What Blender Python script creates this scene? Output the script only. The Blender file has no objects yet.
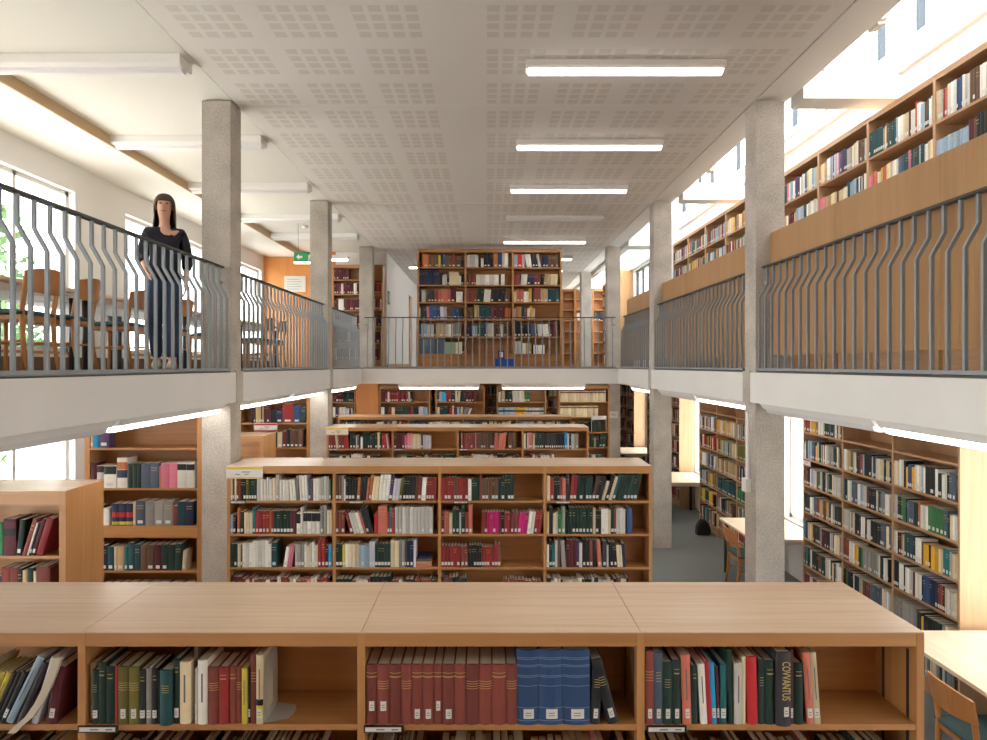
import bpy, math, random
from mathutils import Matrix, Vector
random.seed(7)
C = bpy.context.scene.collection
PI = math.pi
CZ = 2.85                      # eye height above the lower floor
F = 690.0; CXP, CYP = 487.0, 365.0
GF = 2.79                      # gallery floor level
SB = 2.485                     # underside of the gallery slab
CE = 5.40                      # upper ceiling level
COLY = [6.65, 10.72, 14.85, 18.95]
COLW = 0.281
XL, XR = -2.470, 2.589         # inner faces of the columns

# ------------------------------------------------------------------ materials
def L(c):
    def f(v):
        v /= 255.0
        return v/12.92 if v <= 0.04045 else ((v+0.055)/1.055)**2.4
    return (f(c[0]), f(c[1]), f(c[2]), 1.0)

def new_mat(name):
    m = bpy.data.materials.new(name); m.use_nodes = True
    nt = m.node_tree
    b = nt.nodes.get('Principled BSDF')
    return m, nt, b

def plain(name, c, rough=0.6, metal=0.0, noise=0.0, scale=20, spec=0.5):
    m, nt, b = new_mat(name)
    col = L(c)
    b.inputs['Base Color'].default_value = col
    b.inputs['Roughness'].default_value = rough
    b.inputs['Metallic'].default_value = metal
    b.inputs['Specular IOR Level'].default_value = spec
    if noise:
        tc = nt.nodes.new('ShaderNodeTexCoord'); n = nt.nodes.new('ShaderNodeTexNoise')
        n.inputs['Scale'].default_value = scale; n.inputs['Detail'].default_value = 5
        r = nt.nodes.new('ShaderNodeValToRGB')
        r.color_ramp.elements[0].position = 0.3; r.color_ramp.elements[1].position = 0.7
        r.color_ramp.elements[0].color = [v*(1-noise) for v in col[:3]]+[1]
        r.color_ramp.elements[1].color = [min(1, v*(1+noise*0.6)) for v in col[:3]]+[1]
        nt.links.new(tc.outputs['Object'], n.inputs['Vector']); nt.links.new(n.outputs['Fac'], r.inputs['Fac'])
        nt.links.new(r.outputs['Color'], b.inputs['Base Color'])
    return m

def wood(name, c1, c2, axis, rough=0.42):
    m, nt, b = new_mat(name)
    tc = nt.nodes.new('ShaderNodeTexCoord'); mp = nt.nodes.new('ShaderNodeMapping')
    sc = [38.0, 38.0, 38.0]; sc[axis] = 1.6
    mp.inputs['Scale'].default_value = sc
    n = nt.nodes.new('ShaderNodeTexNoise'); n.inputs['Scale'].default_value = 1.0; n.inputs['Detail'].default_value = 4; n.inputs['Distortion'].default_value = 0.6
    mp2 = nt.nodes.new('ShaderNodeMapping'); s2 = [6.0, 6.0, 6.0]; s2[axis] = 0.35; mp2.inputs['Scale'].default_value = s2
    n2 = nt.nodes.new('ShaderNodeTexNoise'); n2.inputs['Scale'].default_value = 1.0; n2.inputs['Detail'].default_value = 2
    ad = nt.nodes.new('ShaderNodeMath'); ad.operation = 'ADD'
    ml = nt.nodes.new('ShaderNodeMath'); ml.operation = 'MULTIPLY'; ml.inputs[1].default_value = 0.5
    r = nt.nodes.new('ShaderNodeValToRGB')
    r.color_ramp.elements[0].position = 0.33; r.color_ramp.elements[1].position = 0.68
    r.color_ramp.elements[0].color = L(c1); r.color_ramp.elements[1].color = L(c2)
    k = nt.links.new
    k(tc.outputs['Object'], mp.inputs['Vector']); k(mp.outputs['Vector'], n.inputs['Vector'])
    k(tc.outputs['Object'], mp2.inputs['Vector']); k(mp2.outputs['Vector'], n2.inputs['Vector'])
    k(n.outputs['Fac'], ad.inputs[0]); k(n2.outputs['Fac'], ad.inputs[1]); k(ad.outputs[0], ml.inputs[0]); k(ml.outputs[0], r.inputs['Fac'])
    k(r.outputs['Color'], b.inputs['Base Color'])
    b.inputs['Roughness'].default_value = rough
    return m

def emitter(name, c, s):
    m, nt, b = new_mat(name)
    b.inputs['Base Color'].default_value = (0.9, 0.9, 0.9, 1)
    b.inputs['Emission Color'].default_value = L(c); b.inputs['Emission Strength'].default_value = s
    return m

def glass_mat(name):
    m, nt, b = new_mat(name)
    nt.nodes.remove(b)
    t = nt.nodes.new('ShaderNodeBsdfTransparent'); g = nt.nodes.new('ShaderNodeBsdfGlossy'); g.inputs['Roughness'].default_value = 0.02
    x = nt.nodes.new('ShaderNodeMixShader'); x.inputs[0].default_value = 0.06
    t.inputs[0].default_value = (0.97, 0.99, 0.98, 1)
    o = nt.nodes['Material Output']
    nt.links.new(t.outputs[0], x.inputs[1]); nt.links.new(g.outputs[0], x.inputs[2]); nt.links.new(x.outputs[0], o.inputs['Surface'])
    return m

def concrete(name, c):
    m, nt, b = new_mat(name)
    tc = nt.nodes.new('ShaderNodeTexCoord')
    n1 = nt.nodes.new('ShaderNodeTexNoise'); n1.inputs['Scale'].default_value = 3; n1.inputs['Detail'].default_value = 8
    n2 = nt.nodes.new('ShaderNodeTexNoise'); n2.inputs['Scale'].default_value = 60; n2.inputs['Detail'].default_value = 4
    mx = nt.nodes.new('ShaderNodeMath'); mx.operation = 'ADD'; hf = nt.nodes.new('ShaderNodeMath'); hf.operation = 'MULTIPLY'; hf.inputs[1].default_value = 0.5
    r = nt.nodes.new('ShaderNodeValToRGB'); r.color_ramp.elements[0].position = 0.36; r.color_ramp.elements[1].position = 0.62
    r.color_ramp.elements[0].color = L([v*0.86 for v in c]); r.color_ramp.elements[1].color = L([min(255, v*1.07) for v in c])
    bp = nt.nodes.new('ShaderNodeBump'); bp.inputs['Strength'].default_value = 0.25; bp.inputs['Distance'].default_value = 0.004
    k = nt.links.new
    k(tc.outputs['Object'], n1.inputs['Vector']); k(tc.outputs['Object'], n2.inputs['Vector'])
    k(n1.outputs['Fac'], mx.inputs[0]); k(n2.outputs['Fac'], mx.inputs[1]); k(mx.outputs[0], hf.inputs[0]); k(hf.outputs[0], r.inputs['Fac'])
    k(r.outputs['Color'], b.inputs['Base Color']); k(n2.outputs['Fac'], bp.inputs['Height']); k(bp.outputs['Normal'], b.inputs['Normal'])
    b.inputs['Roughness'].default_value = 0.85
    return m

def perforated(name):
    """white plaster ceiling with square groups of square perforations"""
    m, nt, b = new_mat(name)
    tc = nt.nodes.new('ShaderNodeTexCoord'); sp = nt.nodes.new('ShaderNodeSeparateXYZ')
    nt.links.new(tc.outputs['Object'], sp.inputs[0])
    def M(op, a, bb=None):
        n = nt.nodes.new('ShaderNodeMath'); n.operation = op
        for i, v in enumerate((a, bb)):
            if v is None: continue
            if isinstance(v, (int, float)): n.inputs[i].default_value = v
            else: nt.links.new(v, n.inputs[i])
        return n.outputs[0]
    X, Y = sp.outputs[0], sp.outputs[1]
    ux = M('SUBTRACT', M('ABSOLUTE', M('ADD', X, 0.25)), 0.25)
    pos = M('GREATER_THAN', ux, 0.0)
    um = M('FLOORED_MODULO', ux, 0.655); vm = M('FLOORED_MODULO', M('SUBTRACT', Y, 4.89), 0.6785)
    ub = M('LESS_THAN', um, 0.505); vb = M('LESS_THAN', vm, 0.505)
    uc = M('LESS_THAN', M('FLOORED_MODULO', um, 0.130), 0.092); vc = M('LESS_THAN', M('FLOORED_MODULO', vm, 0.130), 0.092)
    e = M('LESS_THAN', M('ABSOLUTE', M('SUBTRACT', X, 0.06)), 2.46)
    f = M('MULTIPLY', M('MULTIPLY', M('MULTIPLY', ub, vb), M('MULTIPLY', uc, vc)), M('MULTIPLY', pos, e))
    mix = nt.nodes.new('ShaderNodeMix'); mix.data_type = 'RGBA'
    mix.inputs[6].default_value = L((236, 231, 227)); mix.inputs[7].default_value = L((222, 215, 209))
    nt.links.new(f, mix.inputs[0]); nt.links.new(mix.outputs[2], b.inputs['Base Color'])
    b.inputs['Roughness'].default_value = 0.9
    return m

WA, WB = (170, 118, 70), (192, 140, 88)
M_WH = wood('oak along', WA, WB, 0)
M_WV = wood('oak upright', WA, WB, 2)
M_WY = wood('oak along y', WA, WB, 1)
M_TOP = wood('pale oak top', (208, 174, 144), (226, 197, 168), 0, 0.27)
M_TOPY = wood('pale oak desk top', (226, 206, 178), (238, 222, 198), 1, 0.34)
M_PH = wood('pale veneer along', (172, 130, 94), (192, 150, 112), 0)
M_PV = wood('pale veneer upright', (184, 146, 110), (202, 166, 130), 2)
M_PANEL = wood('tan panel', (168, 126, 82), (184, 142, 96), 2, 0.5)
M_ORANGE = wood('orange panelling', (206, 132, 66), (222, 150, 82), 2, 0.5)
M_CONC = concrete('concrete', (188, 180, 171))
M_WHITE = plain('white paint', (232, 231, 230), 0.7)
M_SLABW = plain('slab white paint', (226, 224, 222), 0.7, noise=0.03, scale=2)
M_CREAM = plain('cream ceiling', (232, 229, 222), 0.85)
M_PERF = perforated('perforated plaster')
M_CARPET = plain('carpet', (132, 137, 138), 0.95, noise=0.18, scale=180, spec=0.1)
M_CARPET2 = plain('gallery carpet', (120, 120, 118), 0.95, noise=0.15, scale=180, spec=0.1)
M_STEEL = plain('grey painted steel', (140, 147, 153), 0.45)
M_RAIL = plain('dark handrail', (56, 55, 56), 0.45)
M_DARK = plain('dark metal', (40, 42, 46), 0.4)
M_GREYFR = plain('window frame grey', (62, 72, 84), 0.5)
M_WFRAME = plain('window frame white', (225, 225, 222), 0.5)
M_GLASS = glass_mat('window glass')
M_LAMPW = plain('lamp housing white', (236, 234, 232), 0.5)
M_TUBE = emitter('lit tube', (255, 250, 242), 4.5)
M_TUBEOFF = plain('unlit diffuser', (222, 219, 222), 0.35)
M_PAPER = plain('paper edge', (214, 200, 180), 0.9, noise=0.06, scale=90)
M_LABEL = plain('white spine label', (216, 213, 208), 0.7)
M_GOLD = plain('gilt', (206, 180, 108), 0.4, 0.2)
M_SEAT = plain('seat cloth', (70, 96, 102), 0.9, noise=0.1, scale=120)
M_CHAIR = wood('chair wood', (176, 112, 58), (196, 134, 76), 2, 0.4)
M_YEL = plain('yellow stripe', (222, 184, 70), 0.6)
M_RED = plain('red paint', (196, 30, 34), 0.4)
M_GREEN = plain('sign green', (26, 140, 84), 0.5)
M_BLUE = plain('blue plastic', (30, 92, 186), 0.35)
M_BLACK = plain('black', (28, 28, 30), 0.6)
M_INK = plain('grey print', (110, 110, 114), 0.7)
M_PALE_GROUND = plain('pale bounce ground', (204, 200, 196), 0.9, noise=0.1, scale=3)  # near-white instead of green, so the ground bounces neutral light indoors
M_LEAF = plain('leaf green', (78, 112, 64), 0.7)
M_BARK = plain('bark', (110, 92, 74), 0.9)
M_HEATER = plain('brown casing', (112, 78, 58), 0.6)
M_BOOKEND = plain('bookend grey steel', (182, 178, 172), 0.35, 0.2)

COL = {  # key: (srgb, words)
 'w': ((226, 222, 214), 'white'), 'c': ((220, 202, 168), 'cream'), 'b': ((186, 160, 120), 'tan'),
 'g': ((146, 142, 138), 'grey'), 'a': ((192, 189, 184), 'pale grey'), 'k': ((38, 40, 42), 'black'),
 'n': ((40, 46, 74), 'navy'), 'B': ((54, 82, 126), 'blue'), 'l': ((152, 174, 194), 'light blue'),
 't': ((34, 108, 114), 'teal'), 'G': ((36, 58, 52), 'dark green'), 'e': ((58, 118, 74), 'green'),
 'o': ((104, 98, 44), 'olive'), 'y': ((200, 180, 70), 'yellow'), 'O': ((192, 112, 66), 'orange'),
 'r': ((146, 48, 48), 'red'), 'R': ((186, 44, 50), 'bright red'), 'd': ((132, 66, 58), 'brick red'),
 'm': ((92, 38, 48), 'maroon'), 's': ((198, 112, 94), 'salmon'), 'p': ((196, 34, 116), 'magenta'),
 'P': ((226, 128, 150), 'pink'), 'v': ((78, 58, 96), 'purple'), 'z': ((104, 76, 60), 'brown'),
 'C': ((40, 150, 205), 'sky blue'), 'D': ((66, 62, 68), 'charcoal'), 'i': ((196, 192, 206), 'lilac grey'),
 'E': ((38, 76, 82), 'blue green'), 'Y': ((226, 170, 50), 'golden yellow'), 'f': ((150, 170, 150), 'sage green'),
 'S': ((88, 100, 118), 'slate blue'),
}
def book_mat(key, c):
    m, nt, b = new_mat('book cloth '+key)
    col = L(c)
    oi = nt.nodes.new('ShaderNodeObjectInfo'); ge = nt.nodes.new('ShaderNodeNewGeometry')
    ad = nt.nodes.new('ShaderNodeMath'); ad.operation = 'ADD'; fr = nt.nodes.new('ShaderNodeMath'); fr.operation = 'FRACT'
    mr = nt.nodes.new('ShaderNodeMapRange'); mr.inputs[3].default_value = 0.74; mr.inputs[4].default_value = 1.22
    hs = nt.nodes.new('ShaderNodeHueSaturation'); hs.inputs['Color'].default_value = col
    tc = nt.nodes.new('ShaderNodeTexCoord'); n = nt.nodes.new('ShaderNodeTexNoise'); n.inputs['Scale'].default_value = 35; n.inputs['Detail'].default_value = 6
    mr2 = nt.nodes.new('ShaderNodeMapRange'); mr2.inputs[3].default_value = 0.85; mr2.inputs[4].default_value = 1.15
    mu = nt.nodes.new('ShaderNodeMath'); mu.operation = 'MULTIPLY'
    k = nt.links.new
    k(oi.outputs['Random'], ad.inputs[0]); k(ge.outputs['Random Per Island'], ad.inputs[1]); k(ad.outputs[0], fr.inputs[0]); k(fr.outputs[0], mr.inputs[0])
    k(tc.outputs['Object'], n.inputs['Vector']); k(n.outputs['Fac'], mr2.inputs[0])
    k(mr.outputs[0], mu.inputs[0]); k(mr2.outputs[0], mu.inputs[1]); k(mu.outputs[0], hs.inputs['Value'])
    k(hs.outputs['Color'], b.inputs['Base Color'])
    b.inputs['Roughness'].default_value = 0.62; b.inputs['Specular IOR Level'].default_value = 0.35
    return m
BM = {k: book_mat(k, v[0]) for k, v in COL.items()}

# ------------------------------------------------------------------ mesh helpers
class MB:
    def __init__(s): s.v = []; s.f = []; s.m = []
    def quad(s, pts, m=0):
        i = len(s.v); s.v += [tuple(p) for p in pts]; s.f.append(tuple(range(i, i+len(pts)))); s.m.append(m); return s
    def box(s, x0, x1, y0, y1, z0, z1, m=0, M=None):
        i = len(s.v)
        p = [(x0,y0,z0),(x1,y0,z0),(x1,y1,z0),(x0,y1,z0),(x0,y0,z1),(x1,y0,z1),(x1,y1,z1),(x0,y1,z1)]
        if M is not None: p = [tuple(M @ Vector(q)) for q in p]
        s.v += p
        for f in ((0,3,2,1),(4,5,6,7),(0,1,5,4),(1,2,6,5),(2,3,7,6),(3,0,4,7)):
            s.f.append(tuple(i+k for k in f)); s.m.append(m)
        return s
    def prism(s, poly, h0, h1, axis=2, m=0):
        """extrude a 2-D polygon (counter-clockwise) along an axis"""
        def P(a, b, h):
            return {2: (a, b, h), 1: (a, h, b), 0: (h, a, b)}[axis]
        i = len(s.v); n = len(poly)
        s.v += [P(a, b, h0) for a, b in poly] + [P(a, b, h1) for a, b in poly]
        s.f.append(tuple(i+k for k in range(n))); s.m.append(m)
        s.f.append(tuple(i+n+k for k in reversed(range(n)))); s.m.append(m)
        for k in range(n):
            s.f.append((i+k, i+n+k, i+n+(k+1) % n, i+(k+1) % n)); s.m.append(m)
        return s
    def tube(s, pts, r, n=8, m=0, sq=False):
        pts = [Vector(p) for p in pts]; rings = []
        rr = r if isinstance(r, (list, tuple)) else [r]*len(pts)
        for k, p in enumerate(pts):
            d = (pts[min(k+1, len(pts)-1)] - pts[max(k-1, 0)]).normalized()
            a = Vector((0, 1, 0)) if abs(d.y) < 0.9 else Vector((1, 0, 0))
            u = d.cross(a).normalized(); w = d.cross(u).normalized()
            i = len(s.v)
            for j in range(n):
                t = 2*PI*(j+0.5)/n
                s.v.append(tuple(p + u*math.cos(t)*rr[k] + w*math.sin(t)*rr[k]))
            rings.append(i)
        for a, b in zip(rings, rings[1:]):
            for j in range(n):
                s.f.append((a+j, a+(j+1) % n, b+(j+1) % n, b+j)); s.m.append(m)
        s.f.append(tuple(rings[0]+j for j in reversed(range(n)))); s.m.append(m)
        s.f.append(tuple(rings[-1]+j for j in range(n))); s.m.append(m)
        return s
    def mesh(s, name, mats):
        me = bpy.data.meshes.new(name); me.from_pydata(s.v, [], s.f)
        for m in (mats if isinstance(mats, (list, tuple)) else [mats]): me.materials.append(m)
        me.polygons.foreach_set('material_index', s.m)
        me.validate(); me.update()
        return me
    def build(s, name, mats, parent=None, smooth=False, bevel=0.0):
        me = s.mesh(name, mats)
        o = bpy.data.objects.new(name, me); C.objects.link(o)
        if parent: o.parent = parent
        import bmesh
        bm = bmesh.new(); bm.from_mesh(me); bmesh.ops.recalc_face_normals(bm, faces=bm.faces); bm.to_mesh(me); bm.free()
        if smooth: me.polygons.foreach_set('use_smooth', [True]*len(me.polygons))
        if bevel:
            b = o.modifiers.new('edge', 'BEVEL'); b.width = bevel; b.segments = 2; b.limit_method = 'ANGLE'
        return o

def tag(o, label=None, cat=None, group=None, kind=None):
    if label: o['label'] = label
    if cat: o['category'] = cat
    if group: o['group'] = group
    if kind: o['kind'] = kind
    return o
def thing(name, label, cat, loc=(0, 0, 0), rz=0.0, group=None, kind=None):
    o = bpy.data.objects.new(name, None); C.objects.link(o); o.empty_display_size = 0.1
    o.location = loc; o.rotation_euler = (0, 0, rz)
    return tag(o, label, cat, group, kind)
def dup(root, loc, rz=None, label=None):
    r = root.copy(); C.objects.link(r); r.location = loc
    if rz is not None: r.rotation_euler = (0, 0, rz)
    if label: r['label'] = label
    for ch in root.children:
        c = ch.copy(); C.objects.link(c); c.parent = r
        for g in ch.children:
            d = g.copy(); C.objects.link(d); d.parent = c
    return r
def struct(name, mb, mats, label=None, cat=None, **k):
    o = mb.build(name, mats, **k); o['kind'] = 'structure'
    if label: o['label'] = label
    if cat: o['category'] = cat
    return o

# ------------------------------------------------------------------ the setting
Y0, Y1 = -3.2, 24.0
WL, WRL, WRU = -5.05, 4.13, 4.0
struct('floor', MB().box(WL-.3, WRL+.3, Y0, Y1, -.12, 0), M_CARPET)

def wall_x(name, x0, x1, z0, z1, ya, yb, holes, mat):
    """a wall along y with rectangular openings (y0,y1,z0,z1)"""
    mb = MB(); ys = sorted(holes); cur = ya
    for (a, b, c, d) in ys:
        if a > cur: mb.box(x0, x1, cur, a, z0, z1)
        if c > z0: mb.box(x0, x1, a, b, z0, c)
        if d < z1: mb.box(x0, x1, a, b, d, z1)
        cur = b
    if cur < yb: mb.box(x0, x1, cur, yb, z0, z1)
    return struct(name, mb, mat)

P = 4.07
left_up = [(1.50+P*k, 4.39+P*k, GF+.22, 4.97) for k in (-1, 0, 1, 2)]+[(13.71, 15.45, GF+.22, 4.97)]
left_lo = [(1.50+P*k, 4.39+P*k, .8, 2.36) for k in (-1, 0, 1, 2)]
right_lo = [(4.20, 5.52, .74, 2.40), (8.36, 9.60, .74, 2.40), (12.42, 13.70, .74, 2.40), (16.5, 17.78, .74, 2.40), (0.1, 1.4, .74, 2.4)]
cler = [(-2.5, 14.3, 5.93, 6.85)]
far_r = [(16.6, 18.7, 4.30, 5.40), (19.3, 23.2, 3.6, 5.3)]  # second opening is added to brighten the deep columns
wall_x('wall_left', WL-.25, WL, 0, SB, Y0, Y1, left_lo, M_WHITE)
wall_x('wall_left_upper', WL-.25, WL, SB, CE+.3, Y0, 15.6, left_up, M_WHITE)
wall_x('wall_right', WRL, WRL+.25, 0, SB, Y0, Y1, right_lo, M_WHITE)
wall_x('wall_right_upper', WRU, WRU+.25, SB+.3, 7.0, Y0, Y1, cler+far_r, M_WHITE)
near = MB()
near.box(WL, WRU, Y0-.25, Y0, 0, 7.1)
struct('wall_near', near, M_PANEL)
struct('wall_far', MB().box(WL, WRL, Y1, Y1+.2, 0, 7.0), M_WHITE)
# gallery slabs: floor on top, painted soffit and edge
def slab(name, x0, x1, y0, y1):
    mb = MB().box(x0, x1, y0, y1, SB, GF-.012)
    o = struct(name, mb, M_SLABW)
    o2 = MB().box(x0+.05 if x0 > -3 else x0, x1-.05 if x1 < 3 else x1, y0+(.05 if y0 > 5 else 0), y1, GF-.012, GF)
    c = o2.build('carpet', M_CARPET2, o)
    return o
EDL, EDR = -2.455, 2.574
slab('floor_left_gallery', WL, EDL, Y0, Y1)
slab('floor_right_gallery', EDR, WRU, Y0, Y1)
slab('floor_far_gallery', EDL, EDR, 13.53, Y1)
# joints in the slab edge at the columns
for k, y in enumerate(COLY[:2]):
    struct('trim_%d' % (1+k), MB().box(EDL-.01, EDL+.006, y+.10, y+COLW, SB-.01, GF), M_CONC)
    struct('trim_%d' % (3+k), MB().box(EDR-.006, EDR+.01, y+.10, y+COLW, SB-.01, GF), M_CONC)
# upper ceilings
struct('ceiling', MB().box(XL+.02, XR-.012, Y0, Y1, CE, CE+.15), M_PERF)
struct('ceiling_left', MB().box(-4.22, XL, Y0, Y1, CE+.012, CE+.15).box(WL, -4.22, Y0, Y1, CE-.10, CE+.15), M_CREAM)
struct('trim_5', MB().box(XL, XL+.02, Y0, Y1, CE+.03, CE+.15), M_DARK)  # dark strip painting in the shade of the ceiling gap
struct('trim_6', MB().box(XR-.012, XR, Y0, Y1, CE+.03, CE+.15), M_DARK)  # same painted shade along the beam side
struct('trim_7', MB().box(XL+.02, XR-.012, 6.79, 6.805, CE-.004, CE).box(XL+.02, XR-.012, 10.86, 10.875, CE-.004, CE), M_WHITE)
struct('trim_8', MB().box(-4.22, -4.20, Y0, 15.6, CE-.10, CE+.012), wood('oak strip', (190, 160, 120), (202, 174, 134), 1))
struct('beam', MB().prism([(XR, CE), (3.05, CE+.13), (3.05, CE+.55), (XR, CE+.55)], Y0, Y1, axis=1), M_WHITE)
struct('roof', MB().box(2.60, 3.0, Y0, 14.86, 6.95, 7.1).box(3.9, WRU+.25, Y0, 14.86, 6.95, 7.1), M_WHITE)
struct('ceiling_right', MB().box(3.05, WRU, 15.12, 15.6, CE+.05, CE+.2).box(3.05, WRU, 23.4, Y1, CE+.05, CE+.2).box(3.05, 3.2, 15.6, 23.4, CE+.05, CE+.2).box(3.9, WRU, 15.6, 23.4, CE+.05, CE+.2).box(2.80, 3.05, Y0, 14.86, CE+.55, 6.95), M_WHITE)
cb = None
for k, y in enumerate([2.58, 6.65, 10.72, 14.85]):
    struct('beam_cross' if k == 0 else 'beam_cross.%03d' % k, MB().box(3.05, WRU, y, y+COLW, CE+.02, CE+.02+(.26 if k < 3 else 1.5)), M_WHITE)
# columns
for side, x0 in (('left', XL-COLW), ('right', XR)):
    for k, y in enumerate([2.58]+COLY):
        if k == 0: continue
        struct('column', MB().box(x0, x0+COLW, y, y+COLW, 0, CE), M_CONC, bevel=.006)
# low casing along the left gallery window wall, end walls up on the gallery
struct('baseboard_left', MB().box(WL, WL+.14, Y0, 15.6, GF, GF+.15), M_HEATER)
struct('wall_end_left', MB().box(WL, -3.42, 15.6, 15.75, GF, CE), M_ORANGE)
struct('wall_corridor', MB().box(-3.42, -2.27, 15.6, 15.75, GF, CE).box(-2.42, -2.27, 15.75, 20.0, GF, CE).box(-2.42, -2.27, 20.0, 20.9, GF+2.1, CE).box(-2.42, -2.27, 20.9, Y1, GF, CE), M_WHITE)
struct('baseboard_corridor', MB().box(-2.27, -2.255, 15.7, 20.0, GF, GF+.09), M_WY)
d = struct('door_1', MB().box(-2.37, -2.33, 20.0, 20.9, GF+.01, GF+2.1), M_ORANGE, 'orange wooden door in the white corridor wall', 'door')
MB().tube([(-2.30, 20.1, GF+1.0), (-2.30, 20.22, GF+1.0)], .012).build('door_handle', M_STEEL, d)
struct('wall_end_right', MB().box(3.55, WRU, 18.9, 19.0, GF, CE+.05), M_PANEL)
struct('wall_lower_far', MB().box(WL, WRL, 19.9, 20.0, 0, SB), M_CONC)

# windows
wn = [0]
def window_x(x, y0, y1, z0, z1, posts, mat, bars=(), sill=None, fw=.05, mid=None):
    wn[0] += 1
    r = thing('window_%d' % wn[0], None, None, (x, 0, 0), kind='structure')
    fr = MB()
    fr.box(-.03, .03, y0, y1, z0, z0+fw).box(-.03, .03, y0, y1, z1-fw, z1)
    for yy in [y0+fw/2, y1-fw/2]+list(posts): fr.box(-.03, .03, yy-fw/2, yy+fw/2, z0, z1)
    for zz in bars: fr.box(-.025, .025, y0, y1, zz-fw/2, zz+fw/2)
    fr.build('window_frame', mat, r)
    MB().box(-.004, .004, y0+.01, y1-.01, z0+.01, z1-.01).build('pane', M_GLASS, r)
    if sill: MB().box(sill[0], sill[1], y0, y1, z0-.03, z0).build('window_sill', M_WH, r)
for (a, b, c, dd) in left_up: window_x(WL-.12, a, b, c, dd, [a+.96, a+1.93], M_WFRAME, sill=(-.12, .13))
for (a, b, c, dd) in left_lo: window_x(WL-.12, a, b, c, dd, [a+.96, a+1.93], M_WFRAME, sill=(-.12, .13))
for (a, b, c, dd) in right_lo: window_x(WRL+.12, a, b, c, dd, [(a+b)/2], M_WFRAME)
for (a, b, c, dd) in cler: window_x(WRU+.08, a, b, c, dd, [yy+4.07*k for k in (-2, -1, 0, 1) for yy in (6.49, 7.13, 8.43, 9.14)], M_GREYFR, bars=(), fw=.055)
for (a, b, c, dd) in far_r: window_x(WRU+.08, a, b, c, dd, [a+.7, a+1.4], M_DARK, fw=.06)
window_x(0, 0, 0, 0, 0, [], M_WFRAME) if False else None
wn[0] += 1
r = thing('window_%d' % wn[0], None, None, (0, 0, 7.0), kind='structure')  # roof glazing added out of view to light the beam and right columns
fr = MB()
for k in range(19): fr.box(3.0, 3.9, Y0+k-.03, Y0+k+.03, -.04, .05)
fr.build('window_frame', M_WFRAME, r); MB().box(3.0, 3.9, Y0, 14.86, -.004, .004).build('pane', M_GLASS, r)
wn[0] += 1
r = thing('window_%d' % wn[0], None, None, (0, 0, CE+.15), kind='structure')  # further unseen roof glazing, added for more light on the far right
fr = MB()
for k in range(9): fr.box(3.2, 3.9, 15.6+k*.975-.025, 15.6+k*.975+.025, -.04, .05)
fr.build('window_frame', M_WFRAME, r); MB().box(3.2, 3.9, 15.6, 23.4, -.004, .004).build('pane', M_GLASS, r)
# pipe ledges on the bright upper wall under the clerestory
struct('trim_9', MB().box(WRU-.05, WRU, Y0, 14.3, 5.66, 5.70).box(WRU-.03, WRU, Y0, 14.3, 5.85, 5.93), M_WHITE)

# outside
struct('lawn', MB().box(-60, WL-.3, -30, 60, -.3, -.2), M_PALE_GROUND)
struct('terrace', MB().box(WRL+.3, 40, -30, 60, -.3, -.2), plain('paving', (200, 198, 192), .9))
def tree(x, y, h, r, label, seed):
    rnd = random.Random(seed)
    t = thing('tree', label, 'tree', (x, y, -.2), group='trees outside the window wall')
    MB().tube([(0, 0, 0), (.05, 0, h*.3), (0, .05, h*.75)], [.16, .12, .04], 8).build('trunk', M_BARK, t)
    mb = MB()
    for i in range(2600):
        while True:
            p = Vector((rnd.uniform(-1, 1), rnd.uniform(-1, 1), rnd.uniform(-1, 1)))
            if .35 < p.length < 1: break
        c = Vector((p.x*r, p.y*r, h*.55+p.z*h*.45))
        u = Vector((rnd.uniform(-1, 1), rnd.uniform(-1, 1), rnd.uniform(-1, 1))).normalized()
        w = u.cross(Vector((rnd.uniform(-1, 1), rnd.uniform(-1, 1), rnd.uniform(-1, 1)))).normalized()
        s = rnd.uniform(.08, .16)
        mb.quad([c-u*s, c+w*s*.5, c+u*s, c-w*s*.5])
    mb.build('foliage', M_LEAF, t)
tree(-10.4, 13.4, 6.8, 1.6, 'leafy tree outside the gallery windows behind the desks', 1)
tree(-14.6, 19.2, 6.2, 1.5, 'farther leafy tree outside, behind the nearer window tree', 2)

# ------------------------------------------------------------------ lamps
def lamp_x(name, label, x0, x1, y, zb, lit, group, wid=.2, top=CE):
    """batten luminaire across the room: housing plus diffuser"""
    t = thing(name, label, 'ceiling light', ((x0+x1)/2, y, zb), group=group)
    h = (x1-x0)/2
    MB().prism([(-wid/2, top-zb), (-wid/2, .035), (-wid/2+.03, .02), (wid/2-.03, .02), (wid/2, .035), (wid/2, top-zb)], -h, h, axis=0).build('housing', M_LAMPW, t, bevel=.004)
    MB().prism([(-.055, .02), (-.045, .002), (-.02, -.012), (.02, -.012), (.045, .002), (.055, .02)], -h+.02, h-.02, axis=0).build('diffuser', M_TUBE if lit else M_TUBEOFF, t)
    return t
ords = ['nearest', 'second', 'third', 'fourth', 'fifth', 'sixth', 'seventh']
ly = [-.25, 1.78, 3.8, 5.83, 7.87, 9.84, 11.85, 13.95, 16.2, 18.2, 20.2]
nm = ['hidden', 'hidden', 'hidden', 'longest-looking', 'second', 'third', None, 'fifth', 'sixth', 'seventh', 'eighth']
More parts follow.
